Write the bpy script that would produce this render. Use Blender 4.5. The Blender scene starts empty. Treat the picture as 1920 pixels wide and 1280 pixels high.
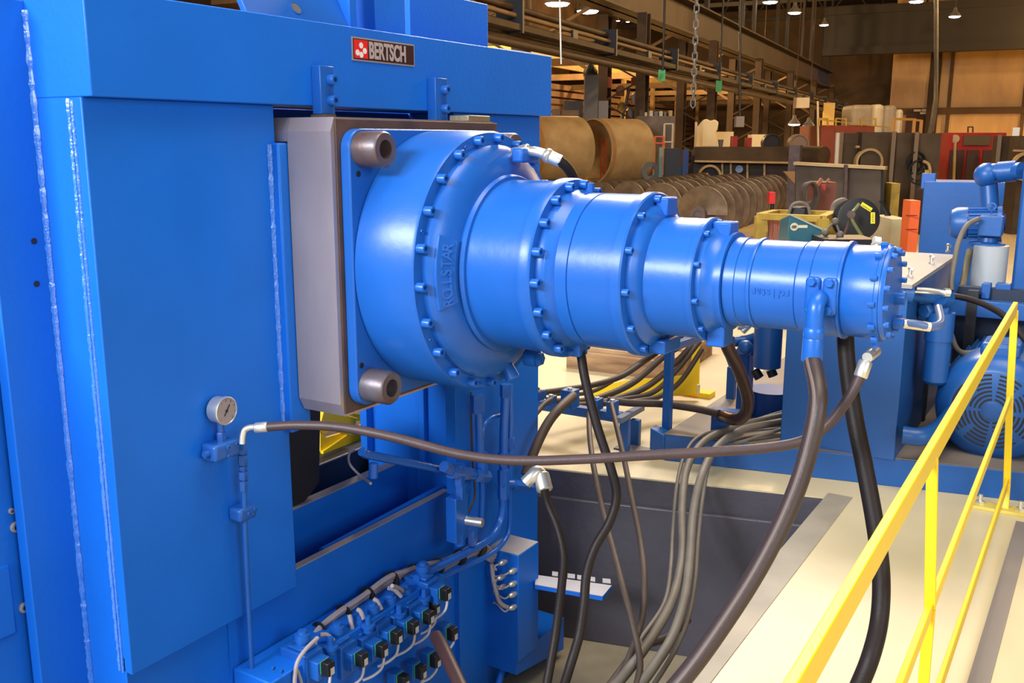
import bpy, bmesh, math, random
from mathutils import Vector, Matrix, Euler
R_ = random.Random(7)
scn = bpy.context.scene
COL = scn.collection
PI = math.pi
# ------------------------------------------------------------------ camera
FPX = 1800.0; CAMH = 1.9
TH = math.atan(375/1800.0); YAW = math.atan(1150/1838.6)
Fh = Vector((-math.sin(YAW), math.cos(YAW), 0)); RT = Vector((math.cos(YAW), math.sin(YAW), 0))
FW = Fh*math.cos(TH) - Vector((0, 0, 1))*math.sin(TH); UP = RT.cross(FW); CC = Vector((0, 0, CAMH))
cd = bpy.data.cameras.new('camera'); cam = bpy.data.objects.new('camera', cd); COL.objects.link(cam)
cd.sensor_width = 36; cd.lens = 36*FPX/1920; cd.clip_start = .05; cd.clip_end = 300
M = Matrix((RT, UP, -FW)).transposed().to_4x4(); M.translation = CC; cam.matrix_world = M
scn.camera = cam
def ray(u, v): return FW + RT*((u-960)/FPX) - UP*((v-640)/FPX)
def pd(u, v, d): return CC + ray(u, v)*d            # surveyed point at camera depth d
def px(u, v, x): r = ray(u, v); return CC + r*(x/r.x)
def py(u, v, y): r = ray(u, v); return CC + r*(y/r.y)
def pz(u, v, z=0): r = ray(u, v); return CC + r*((z-CAMH)/r.z)
# ------------------------------------------------------------------ world and light
scn.view_settings.view_transform = 'Standard'; scn.view_settings.look = 'None'
scn.view_settings.gamma = 1; scn.view_settings.use_curve_mapping = False
scn.view_settings.exposure = EXPOSURE = 0.0
w = bpy.data.worlds.new('world'); scn.world = w; w.use_nodes = True
w.node_tree.nodes['Background'].inputs[0].default_value = (.75, .85, 1, 1)
w.node_tree.nodes['Background'].inputs[1].default_value = .45
def area(name, loc, target, sx, sy, power, color):
    l = bpy.data.lights.new(name, 'AREA'); l.shape = 'RECTANGLE'; l.size = sx; l.size_y = sy
    l.energy = power; l.color = color
    o = bpy.data.objects.new(name, l); COL.objects.link(o); o.location = loc
    o.rotation_euler = (Vector(target)-Vector(loc)).to_track_quat('-Z', 'Y').to_euler(); return o
area('daylight_left', (-4.6, -9.2, 6.8), (-2.6, 1.8, 1.0), 7, 2.4, 3000, (.90, .95, 1))
area('added_front_fill', (-1.5, -10.0, 4.5), (-2.0, 3.0, .9), 5, 3, 130, (.90, .95, 1))  # weak unseen fill added from behind the viewpoint; no door there
area('added_overhead_fill', (.5, 3.5, 9.5), (-.5, 4.5, 0), 5, 4, 600, (1, .86, .66))  # unseen warm overhead fill, added below the closed roof
area('added_sheen_light', (-5.5, 14, 9.5), (-1.5, 3.2, 1.2), 5, 2.5, 1500, (1, .92, .88))  # unseen area light added for the sheen along the gearbox tops
area('added_side_fill', (8.0, -1.0, 4.5), (-2.4, 3.2, 1.0), 5, 3.5, 420, (.92, .95, 1))  # unseen fill added for the plates that face right
def point(name, loc, power, color=(1, .62, .26), r=.35):
    l = bpy.data.lights.new(name, 'POINT'); l.energy = power; l.color = color; l.shadow_soft_size = r
    o = bpy.data.objects.new(name, l); COL.objects.link(o); o.location = loc; return o
# ------------------------------------------------------------------ materials
MATS = {}
def mat(name, col, rough=.5, metal=0., bump=0., bs=60., var=0., vs=3., emit=None, es=0., spec=.5, coat=0., col2=None, stretch=None):
    if name in MATS: return MATS[name]
    m = bpy.data.materials.new(name); m.use_nodes = True; nt = m.node_tree; b = nt.nodes['Principled BSDF']
    b.inputs['Base Color'].default_value = (*col, 1); b.inputs['Roughness'].default_value = rough
    b.inputs['Metallic'].default_value = metal; b.inputs['Specular IOR Level'].default_value = spec
    b.inputs['Coat Weight'].default_value = coat; b.inputs['Coat Roughness'].default_value = .12
    if emit: b.inputs['Emission Color'].default_value = (*emit, 1); b.inputs['Emission Strength'].default_value = es
    if bump or var or col2:
        tc = nt.nodes.new('ShaderNodeTexCoord'); mp = nt.nodes.new('ShaderNodeMapping')
        nt.links.new(tc.outputs['Object'], mp.inputs[0])
        if stretch: mp.inputs['Scale'].default_value = stretch
    if var or col2:
        n = nt.nodes.new('ShaderNodeTexNoise'); n.inputs['Scale'].default_value = vs; n.inputs['Detail'].default_value = 6
        nt.links.new(mp.outputs[0], n.inputs['Vector'])
        cr = nt.nodes.new('ShaderNodeValToRGB'); cr.color_ramp.elements[0].position = .35; cr.color_ramp.elements[1].position = .68
        c2 = col2 if col2 else tuple(c*(1-var) for c in col)
        cr.color_ramp.elements[0].color = (*c2, 1); cr.color_ramp.elements[1].color = (*col, 1)
        nt.links.new(n.outputs[0], cr.inputs[0]); nt.links.new(cr.outputs[0], b.inputs['Base Color'])
    if bump:
        n2 = nt.nodes.new('ShaderNodeTexNoise'); n2.inputs['Scale'].default_value = bs; n2.inputs['Detail'].default_value = 3
        nt.links.new(mp.outputs[0], n2.inputs['Vector'])
        bp = nt.nodes.new('ShaderNodeBump'); bp.inputs['Strength'].default_value = bump; bp.inputs['Distance'].default_value = .004
        nt.links.new(n2.outputs[0], bp.inputs['Height']); nt.links.new(bp.outputs[0], b.inputs['Normal'])
    MATS[name] = m; return m
BLUE = mat('blue_machine_paint', (.007, .152, .70), .42, spec=.3, bump=.25, bs=45, var=.10, vs=2.2)
BLUE2 = mat('blue_gear_paint', (.013, .118, .49), .31, spec=.42, bump=.12, bs=30, var=.08, vs=5)
BLUEM = mat('blue_pump_paint', (.016, .11, .44), .35, bump=.15, bs=40, var=.12, vs=4)
WELD = mat('painted_weld', (.03, .20, .75), .12, bump=.8, bs=110, spec=1., coat=1.)
STEEL = mat('brushed_steel', (.58, .47, .43), .42, metal=.7, bump=.1, bs=90, col2=(.46, .36, .34), vs=4, stretch=(1, 1, .3))
RUST = mat('brown_bare_steel', (.13, .075, .06), .6, metal=.3, bump=.3, bs=60, col2=(.07, .05, .05), vs=8)
BOLTRUST = mat('oiled_rusty_steel', (.17, .15, .17), .42, metal=.5, bump=.2, bs=50, col2=(.14, .07, .05), vs=7)
RUSTLINE = mat('rust_edge', (.32, .10, .03), .7, bump=.3, bs=50)
CHROME = mat('zinc_plated_steel', (.78, .75, .68), .36, metal=.85)
RUBBER = mat('black_rubber', (.018, .012, .011), .5, bump=.2, bs=120, spec=.22)
RUBBERB = mat('dusty_brown_rubber', (.075, .048, .034), .6, bump=.2, bs=100, var=.3, vs=8)
RUBBERG = mat('grey_rubber', (.17, .145, .115), .6, bump=.15, bs=90, var=.25, vs=7)
YEL = mat('yellow_paint', (.93, .62, .01), .42, bump=.1, bs=50)
YELOLD = mat('worn_yellow_paint', (.50, .33, .05), .6, var=.35, vs=6)
DARK = mat('black_steel', (.012, .012, .016), .5, bump=.2)
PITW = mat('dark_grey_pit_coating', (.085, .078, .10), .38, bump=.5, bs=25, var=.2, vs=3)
GREYT = mat('grey_top_face', (.32, .30, .32), .5, var=.2, vs=6)
STEELBG = mat('dull_dark_plate', (.095, .062, .036), .65, metal=.2, bump=.2, bs=20, col2=(.055, .036, .022), vs=2)
TANSTEEL = mat('tan_scaled_steel', (.50, .35, .17), .6, metal=.1, bump=.1, bs=12, col2=(.38, .25, .11), vs=2.5)
ROOFST = mat('dark_roof_steel', (.011, .007, .004), .7)
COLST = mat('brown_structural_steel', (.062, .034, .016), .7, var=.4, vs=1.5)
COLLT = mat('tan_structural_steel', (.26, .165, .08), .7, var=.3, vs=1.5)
WOOD = mat('rough_timber', (.44, .26, .12), .75, bump=.4, bs=30, col2=(.19, .10, .05), vs=5, stretch=(.4, 3, 3))
RED = mat('red_paint', (.42, .025, .02), .5, var=.2, vs=3)
ORANGE = mat('orange_paint', (.80, .12, .02), .5, var=.1, vs=4)
WHITE = mat('white_plastic', (.75, .74, .70), .5)
CREAMB = mat('cream_sheeting', (.62, .56, .44), .6, bump=.6, bs=4, var=.15, vs=3)
GREEN = mat('green_sign_paint', (.03, .25, .10), .5)
TEAL = mat('teal_welder_paint', (.02, .12, .17), .45, var=.1)
BLACKP = mat('black_plastic', (.01, .01, .01), .4)
CABLE = mat('grey_cable_sheath', (.40, .34, .34), .55)
TIE = mat('black_tie', (.01, .01, .01), .5)
GREYM = mat('grey_machine', (.15, .14, .13), .5, var=.2)
# ------------------------------------------------------------------ mesh collector
class MB:
    def __init__(s): s.bm = bmesh.new()
    def face(s, vs):
        try: return s.bm.faces.new(vs)
        except ValueError: return None
    def hexa(s, p):
        v = [s.bm.verts.new(q) for q in p]
        for f in ((0, 3, 2, 1), (4, 5, 6, 7), (0, 1, 5, 4), (1, 2, 6, 5), (2, 3, 7, 6), (3, 0, 4, 7)): s.face([v[i] for i in f])
        return s
    def box(s, x0, x1, y0, y1, z0, z1, mtx=None):
        p = [Vector(q) for q in ((x0, y0, z0), (x1, y0, z0), (x1, y1, z0), (x0, y1, z0), (x0, y0, z1), (x1, y0, z1), (x1, y1, z1), (x0, y1, z1))]
        if mtx: p = [mtx @ q for q in p]
        return s.hexa(p)
    def bar(s, a, b, w, h, up=(0, 0, 1)):                # rectangular bar from a to b
        a = Vector(a); b = Vector(b); d = (b-a).normalized(); up = Vector(up)
        if abs(d.dot(up)) > .98: up = Vector((0, 1, 0))
        sd = d.cross(up).normalized(); u2 = sd.cross(d)
        p = []
        for q in (a, b):
            for i, j in ((-1, -1), (1, -1), (1, 1), (-1, 1)): p.append(q + sd*(i*w/2) + u2*(j*h/2))
        return s.hexa(p)
    def prism(s, poly, off):                              # extrude 3-D polygon by offset vector
        a = [s.bm.verts.new(Vector(p)) for p in poly]; b = [s.bm.verts.new(Vector(p)+Vector(off)) for p in poly]
        s.face(list(reversed(a))); s.face(b); n = len(a)
        for i in range(n): s.face([a[i], a[(i+1) % n], b[(i+1) % n], b[i]])
        return s
    def frame(s, d):
        d = Vector(d).normalized(); u = Vector((0, 0, 1)) if abs(d.z) < .9 else Vector((1, 0, 0))
        a = d.cross(u).normalized(); return a, a.cross(d)
    def lathe(s, o, d, prof, seg=24, caps=True, a0=0., a1=2*PI):
        o = Vector(o); d = Vector(d).normalized(); e1, e2 = s.frame(d); full = abs(a1-a0-2*PI) < 1e-4
        n = seg if full else seg+1; rings = []
        for t, r in prof:
            rings.append([s.bm.verts.new(o + d*t + (e1*math.cos(a0+(a1-a0)*i/seg) + e2*math.sin(a0+(a1-a0)*i/seg))*max(r, 1e-4)) for i in range(n)])
        for k in range(len(rings)-1):
            for i in range(n if full else n-1):
                j = (i+1) % n; s.face([rings[k][i], rings[k][j], rings[k+1][j], rings[k+1][i]])
        if caps and full:
            if prof[0][1] > 1e-3: s.face(list(reversed(rings[0])))
            if prof[-1][1] > 1e-3: s.face(rings[-1])
        return s
    def cyl(s, a, b, r, seg=20, r2=None):
        a = Vector(a); b = Vector(b); L = (b-a).length
        return s.lathe(a, b-a, [(0, r), (L, r if r2 is None else r2)], seg)
    def ring(s, o, d, r0, r1, h, seg=32):
        return s.lathe(o, d, [(0, r0), (0, r1), (h, r1), (h, r0), (0, r0)], seg, caps=False)
    def hexnut(s, o, d, r, h): return s.lathe(o, d, [(0, r), (h*.85, r), (h, r*.88)], 6)
    def bolt(s, o, d, r, h, seg=16):                      # socket head cap screw
        return s.lathe(o, d, [(0, r), (h*.92, r), (h, r*.92), (h, r*.5), (h*.55, r*.5), (h*.55, 0)], seg, caps=False)
    def sphere(s, c, r, seg=16, sc=(1, 1, 1)):
        m = Matrix.Translation(c) @ Matrix.Diagonal((*sc, 1)); bmesh.ops.create_uvsphere(s.bm, u_segments=seg, v_segments=seg//2, radius=r, matrix=m); return s
    def tube(s, pts, r, seg=10, smooth=6):
        P = spline(pts, smooth) if smooth else [Vector(p) for p in pts]
        d0 = (P[1]-P[0]).normalized(); e1, e2 = s.frame(d0); rings = []
        n = len(P)
        for k, p in enumerate(P):
            d = (P[min(k+1, n-1)]-P[max(k-1, 0)]).normalized()
            e1 = (e1 - d*e1.dot(d)).normalized(); e2 = d.cross(e1)
            rr = r(k/(n-1)) if callable(r) else r
            rings.append([s.bm.verts.new(p + (e1*math.cos(2*PI*i/seg)+e2*math.sin(2*PI*i/seg))*rr) for i in range(seg)])
        for k in range(n-1):
            for i in range(seg):
                j = (i+1) % seg; s.face([rings[k][i], rings[k][j], rings[k+1][j], rings[k+1][i]])
        s.face(list(reversed(rings[0]))); s.face(rings[-1]); return s
    def build(s, name, m, parent=None, bevel=0., smooth=None, segs=2, mesh_only=False):
        bmesh.ops.recalc_face_normals(s.bm, faces=s.bm.faces)
        sharp = math.radians(38)
        if smooth is not False:
            for f in s.bm.faces: f.smooth = True
            for e in s.bm.edges:
                if len(e.link_faces) == 2 and e.calc_face_angle(0) > sharp: e.smooth = False
        base = ORG.get(parent.name) if parent else None
        if base is None and parent is not None: base = Vector((0, 0, 0))
        if parent is None:
            # a one-mesh thing: put its origin at its base centre
            lo = [min(v.co[i] for v in s.bm.verts) for i in range(3)]; hi = [max(v.co[i] for v in s.bm.verts) for i in range(3)]
            base = Vector(((lo[0]+hi[0])/2, (lo[1]+hi[1])/2, lo[2]))
        for v in s.bm.verts: v.co -= base
        me = bpy.data.meshes.new(name); s.bm.to_mesh(me); s.bm.free(); me.materials.append(m)
        o = bpy.data.objects.new(name, me); COL.objects.link(o)
        if parent is None: o.location = base; ORG[o.name] = base
        else: o.parent = parent; ORG[o.name] = base
        if bevel:
            md = o.modifiers.new('bevel', 'BEVEL'); md.width = bevel; md.segments = segs; md.limit_method = 'ANGLE'; md.angle_limit = math.radians(40)
            md.harden_normals = False
        return o
ORG = {}
def spline(pts, k=6):
    P = [Vector(p) for p in pts]
    if len(P) < 3: return P
    Q = [P[0]*2-P[1]] + P + [P[-1]*2-P[-2]]; out = []
    for i in range(1, len(Q)-2):
        p0, p1, p2, p3 = Q[i-1], Q[i], Q[i+1], Q[i+2]
        for j in range(k):
            t = j/k; out.append(.5*((2*p1)+(p2-p0)*t+(2*p0-5*p1+4*p2-p3)*t*t+(3*p1-p0-3*p2+p3)*t**3))
    out.append(P[-1]); return out
def tag(o, label, cat, group=None, kind=None):
    o['label'] = label; o['category'] = cat
    if group: o['group'] = group
    if kind: o['kind'] = kind
    return o
def thing(name, loc, label, cat, group=None):
    o = bpy.data.objects.new(name, None); COL.objects.link(o); o.location = loc; o.empty_display_size = .1
    ORG[o.name] = Vector(loc); return tag(o, label, cat, group)
def struct(mb, name, m, **k):
    o = mb.build(name, m, **k); o['kind'] = 'structure'; return o
def dup(root, loc, rot=None, label=None, group=None, parent=None):
    r = root.copy(); COL.objects.link(r); r.location = loc
    if rot is not None: r.rotation_euler = rot
    if label: r['label'] = label
    if group: r['group'] = group
    for ch in list(root.children):
        c = ch.copy(); COL.objects.link(c); c.parent = r
        for g in list(ch.children):
            d = g.copy(); COL.objects.link(d); d.parent = c
    return r
def textmesh(name, body, m, parent, size, mtx, extrude=.002, sx=1., bevel=0., align='LEFT'):
    c = bpy.data.curves.new('text', 'FONT'); c.body = body; c.size = size; c.extrude = extrude; c.offset = bevel
    c.align_x = align; t = bpy.data.objects.new('text', c); COL.objects.link(t)
    bpy.context.view_layer.update()
    me = bpy.data.meshes.new_from_object(t); me.name = name
    bpy.data.objects.remove(t); bpy.data.curves.remove(c)
    me.transform(Matrix.Diagonal((sx, 1, 1, 1))); me.transform(mtx)
    base = ORG.get(parent.name, Vector((0, 0, 0))); me.transform(Matrix.Translation(-base))
    me.materials.clear(); me.materials.append(m)
    o = bpy.data.objects.new(name, me); COL.objects.link(o); o.parent = parent; return o
def axes(o, x, y, z):
    m = Matrix((Vector(x).normalized(), Vector(y).normalized(), Vector(z).normalized())).transposed().to_4x4(); m.translation = Vector(o); return m
YP = Vector((0, 1, 0)); XP = Vector((1, 0, 0)); ZP = Vector((0, 0, 1))
# hall directions (the building stands seven degrees off the machine)
HA = math.radians(7)
HX = Vector((math.cos(HA), math.sin(HA), 0)); HY = Vector((-math.sin(HA), math.cos(HA), 0))
def H(a, b, z=0): return HX*a + HY*b + ZP*z
HM = Matrix.Rotation(HA, 4, 'Z')
def hpx(u, v, a):      # point where the line of sight meets the hall plane hx = a
    r = ray(u, v); return CC + r*(a/r.dot(HX))
def hpy(u, v, b):
    r = ray(u, v); return CC + r*(b/r.dot(HY))
# ================================================================== SETTING
# floor with the pit cut out; pit outline (clockwise): right edge along Y, far edge slightly askew
PR = -1.18; PZ = -1.06
pitL = pz(1023, 877); FLc = pz(1547, 932)
def far_y(x): return FLc.y + (x-FLc.x)*(FLc.y-pitL.y)/(FLc.x-pitL.x)
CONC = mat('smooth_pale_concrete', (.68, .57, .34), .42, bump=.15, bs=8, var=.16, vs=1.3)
nt = CONC.node_tree
b = MB(); T = .25
def slab(mb, poly): mb.prism([(x, y, -T) for x, y in poly], (0, 0, T))
x0 = -9; y0 = -6
slab(b, [(PR, y0), (60, y0), (60, FLc.y), (PR, FLc.y)])
slab(b, [(-60, far_y(x0)), (x0, far_y(x0)), (PR, FLc.y), (60, FLc.y), (60, 110), (-60, 110)])
slab(b, [(-60, y0), (x0, y0), (x0, far_y(x0)), (-60, far_y(x0))])
struct(b, 'floor', CONC, smooth=False)
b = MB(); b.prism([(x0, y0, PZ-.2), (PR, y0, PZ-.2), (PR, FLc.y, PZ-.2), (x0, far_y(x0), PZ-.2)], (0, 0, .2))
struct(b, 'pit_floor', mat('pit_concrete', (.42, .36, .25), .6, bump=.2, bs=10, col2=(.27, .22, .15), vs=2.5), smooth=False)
b = MB()
dn = Vector((-(FLc.y-pitL.y), FLc.x-pitL.x, 0)).normalized()
A = Vector((x0, far_y(x0), 0)); B = Vector((PR, FLc.y, 0)) + (B_ := Vector((0, 0, 0)))
for z0, z1, o in ((PZ, -.19, .0), (-.155, -.002, .0)):
    pass
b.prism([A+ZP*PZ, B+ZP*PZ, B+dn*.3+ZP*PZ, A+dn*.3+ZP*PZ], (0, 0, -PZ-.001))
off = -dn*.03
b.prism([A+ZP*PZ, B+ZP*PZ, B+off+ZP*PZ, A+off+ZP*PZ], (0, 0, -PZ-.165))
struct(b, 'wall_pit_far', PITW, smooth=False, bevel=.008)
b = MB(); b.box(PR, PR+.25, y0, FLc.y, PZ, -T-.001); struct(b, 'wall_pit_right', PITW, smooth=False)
# shallow rim cut along the right edge of the pit
b = MB(); b.box(PR, PR+.13, y0, FLc.y+.07, -.0, .004)
struct(b, 'trim_1', mat('rim_concrete', (.36, .31, .23), .55, var=.2, vs=4), smooth=False)
# building shell
TANW = mat('tan_wall_panel', (.85, .53, .18), .42, bump=.15, bs=3, col2=(.50, .28, .09), vs=.5, stretch=(1, 1, .35))
BRW = mat('brown_wall', (.15, .09, .04), .7, col2=(.09, .05, .024), vs=.6)
ROOF = mat('dark_roof_deck', (.030, .018, .010), .8, var=.4, vs=.6)
b = MB(); b.box(-5.6, 40, 78, 78.4, 0, 14, HM); struct(b, 'wall_back', TANW, smooth=False)
b = MB(); b.box(-45, -5.6, 88, 88.4, 0, 14, HM); struct(b, 'wall_back_left_bay', BRW, smooth=False)
b = MB(); b.box(-26.4, -26, -14, 88, 0, 14, HM); struct(b, 'wall_left', BRW, smooth=False)
b = MB(); b.box(26, 26.4, -14, 90, 0, 14, HM); struct(b, 'wall_right', BRW, smooth=False)
b = MB(); b.box(-27, 27, 3.5, 90, 13, 13.3, HM); struct(b, 'ceiling', ROOF, smooth=False)
# back wall: panel joints, girt and post
b = MB()
for a in (-1.6, 3.2, 8.0, 12.8, 17.6): b.box(a-.12, a+.12, 77.7, 78, 0, 9.3, HM)
struct(b, 'trim_2', BRW, smooth=False)
g = hpy(1780, 207, 77.7).z
b = MB(); b.box(-5.6, 26, 77.6, 78, g-.25, g+.2, HM); struct(b, 'trim_3', mat('girt_brown', (.13, .07, .03), .7), smooth=False)
# roof girder in front of the back wall
g = hpy(1780, 97, 70).z
b = MB(); b.box(-9.5, 26, 69.7, 70.3, g, g+.5, HM); b.box(-9.5, 26, 69.7, 70.3, g+2.6, g+3.1, HM); b.box(-9.5, 26, 69.95, 70.05, g, g+3, HM)
tag(b.build('crane_bridge_girder', ROOFST, smooth=False), 'dark brown girder spanning the hall in front of the tan back wall', 'girder')
# columns between the bays
LX = -10.0; gz0 = 5.75; gz1 = 6.9
def lattice_column(name, d, label, w=.62, top=gz0, m=COLST):
    base = H(LX, d, 0)
    t = thing(name, base, label, 'column', 'lattice columns under the crane runway')
    for sx in (-1, 1):
        c = MB()
        for k in (-1, 1): c.box(LX+sx*w-.03*1-.12, LX+sx*w+.15, d+k*.2-.02, d+k*.2+.02, .0, top, HM)
        c.box(LX+sx*w-.02, LX+sx*w+.02, d-.2, d+.2, .0, top, HM)
        c.build('column_leg', m, t, smooth=False)
    c = MB(); z = .5; f = 1
    while z < top-.7:
        c.bar(H(LX-w*f, d-.2, z), H(LX+w*f, d-.2, z+.65), .05, .05); z += .65; f = -f
    c.build('lacing', m, t, smooth=False)
    c = MB(); c.box(LX-w-.3, LX+w+.3, d-.35, d+.35, .0, .05, HM); c.build('base_plate', m, t, smooth=False)
    return t
ang = lambda u: math.tan(math.atan(860/1838.0) - math.atan((u-960)/1838.0))
cd0 = LX*-1/ang(1168); bay = 9.1
for i, (k, lab) in enumerate(((-1, 'brown lattice column rising just right of the blue machine beam, coloured tan as if lit'), (0, 'brown lattice column with hanging gear behind the tan steel shells'),
        (1, 'brown lattice column standing behind the long ribbed trough'), (2, 'brown lattice column third past the tan steel shells'),
        (3, 'brown lattice column left of the pair of low hanging lamps'), (4, 'brown lattice column right of the low hanging lamps'), (5, 'farthest brown lattice column next to the red enclosure'))):
    lattice_column('lattice_column', cd0+bay*k, lab, m=COLLT if k == -1 else COLST)  # nearest column takes the tan steel to look lit
b = MB()
b.box(LX-.45, LX+.45, -2, 77, gz1-.06, gz1, HM); b.box(LX-.05, LX+.05, -2, 77, gz0, gz1, HM); b.box(LX-.45, LX+.45, -2, 77, gz0, gz0+.06, HM)
t = tag(b.build('crane_runway_girder', mat('girder_brown', (.060, .032, .016), .65, var=.3, vs=1), smooth=False), 'long brown crane runway girder running along the column tops', 'girder')
# upper column stubs and roof trusses
b = MB()
for k in range(-2, 6):
    d = cd0+bay*k
    b.box(LX-.35, LX-.2, d-.15, d+.15, gz1, 13, HM); b.box(LX+.2, LX+.35, d-.15, d+.15, gz1, 13, HM)
struct(b, 'trim_6', ROOFST, smooth=False)
for k in range(0, 7):
    d = cd0-9+bay*k; b = MB()
    for a0, a1 in ((LX, 26), (-26, LX)):
        b.box(a0, a1, d-.1, d+.1, 10.6, 10.85, HM); b.box(a0, a1, d-.1, d+.1, 12.6, 12.9, HM)
        n = 12 if a1 > 0 else 6
        for i in range(n):
            xa = a0+(a1-a0)*i/n; xb = a0+(a1-a0)*(i+.5)/n; xc = a0+(a1-a0)*(i+1)/n
            b.bar(H(xa, d, 10.7), H(xb, d, 12.7), .1, .1); b.bar(H(xb, d, 12.7), H(xc, d, 10.7), .1, .1)
    struct(b, 'trim_truss', ROOFST, smooth=False)
b = MB()
for k in range(0, 7):
    d = cd0+bay*k; b.box(-26, LX-.8, d-.12, d+.12, 5.0, 5.3, HM)
    b.bar(H(LX-.8, d, 3.9), H(LX-2.6, d, 5.0), .1, .1); b.bar(H(LX-2.6, d, 5.3), H(LX-.4, d, 6.4), .1, .1)
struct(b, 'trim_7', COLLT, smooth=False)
# mezzanine of the left bay: light floor band, yellow edge beam, posts, slatted boards
def lz(u, v, a): return hpx(u, v, a).z
WX = -21.0
b = MB()
zt = lz(1150, 137, WX)
b.box(WX-3, WX, 27, 86, zt+.32, zt+1.15, HM)
struct(b, 'trim_4', mat('mezzanine_fascia', (.34, .21, .10), .7, var=.25, vs=.8), smooth=False)
b = MB(); b.box(WX-.1, WX+.06, 27, 86, zt-.28, zt+.32, HM)
tag(b.build('edge_beam', mat('mezzanine_yellow', (.62, .40, .10), .6, var=.2, vs=1.2), smooth=False), 'long yellow edge beam along the mezzanine of the left bay', 'beam')
for i in range(9):
    d = 30+i*6.5
    b = MB(); b.box(WX-.15, WX+.1, d-.18, d+.18, 0, zt-.28, HM)
    tag(b.build('mezzanine_post', mat('post_tan', (.42, .27, .11), .6, var=.2), smooth=False), ['tan post under the yellow mezzanine beam, nearest the blue machine', 'tan post under the yellow mezzanine beam, second from the blue machine', 'tan post under the yellow mezzanine beam between the two big lattice columns'][i] if i < 3 else 'tan mezzanine post %s past the two big lattice columns' % ['', '', '', 'first', 'second', 'third', 'fourth', 'fifth', 'farthest'][i], 'post', 'posts under the yellow mezzanine beam')
b = MB()
for i in range(12): b.box(WX-1.5, WX-1.42, 12, 86, .3+i*.42, .3+i*.42+.3, HM)
tag(b.build('slatted_partition', mat('board_brown', (.26, .15, .075), .7, col2=(.17, .09, .045), vs=1), smooth=False), 'wall of brown horizontal boards under the yellow mezzanine', 'partition')
# upper wall band of the left bay with panels coloured pale to look lit
b = MB()
for i in range(7):
    d = 34+i*8.5; b.box(-25.9, -25.7, d, d+5, 6.2, 8.4, HM)
struct(b, 'window_1', mat('dusty_painted_lit_panel', (.55, .36, .14), .6, var=.3, vs=.7), smooth=False)
# long pipes and cable trays slung along the columns
pipes = ((800, 8, .09, 'topmost of the long pipes strung along the columns'), (800, 34, .06, 'thin pipe just under the topmost one along the columns'), (800, 47, .08, 'thick brown pipe running just above the machine beam along the columns'),
         (1100, 88, .05, 'pipe slung along the columns above the thick lower cable tray'), (1100, 66, .05, 'thin pipe slung between the upper pipes along the columns'), (1350, 128, .07, 'pipe seen across the middle lattice columns'))
for u, v, r, lab in pipes:
    a = LX+1.15+R_.uniform(0, .5); p = hpx(u, v, a); z = p.z
    b = MB(); b.cyl(H(a, -1, z), H(a, 76, z), r, 10)
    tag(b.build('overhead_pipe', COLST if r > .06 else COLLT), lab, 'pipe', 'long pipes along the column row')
a = LX+1.3; z = lz(1100, 93, a)
t = thing('cable_tray', H(a, 0, z), 'wide dark cable tray with hangers running along the column row', 'cable tray')
b = MB(); b.box(a-.25, a+.25, -1, 76, z, z+.03, HM); b.box(a-.27, a-.25, -1, 76, z, z+.12, HM); b.box(a+.25, a+.27, -1, 76, z, z+.12, HM); b.build('tray', COLST, t, smooth=False)
for i in range(26):
    b = MB(); b.box(a-.3, a+.3, 4+i*2.9, 4.08+i*2.9, z-.05, z+.6, HM) if i % 2 else b.box(a+.2, a+.26, 4+i*2.9, 4.3+i*2.9, z, z+.3, HM)
    b.build('hanger', DARK, t, smooth=False)
# hanging chains
def chain(name, u, v0, v1, d, link, label):
    top = pd(u, v0, d); bot = pd(u, v1, d); L = top.z-bot.z; n = int(L/(link*1.5)); b = MB()
    for i in range(n):
        c = Vector((top.x, top.y, top.z-i*link*1.5)); e = (HX if i % 2 else HY)*link*.45
        pts = [c+e+ZP*link*.5, c+ZP*link, c-e+ZP*link*.5, c-e-ZP*link*.5, c-ZP*link, c+e-ZP*link*.5, c+e+ZP*link*.5]
        b.tube(pts, link*.16, 5, 0)
    return tag(b.build(name, GREYM), label, 'chain')
chain('hoist_chain', 1309, -60, 215, 14, .075, 'heavy steel hoist chain hanging in front of the third lattice column')
b = MB(); b.cyl(pd(1048, -60, 12), pd(1052, 120, 12), .012, 8)
tag(b.build('hanging_cable', CHROME), 'thin bright cable hanging beside the tan lattice column', 'cable')
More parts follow.
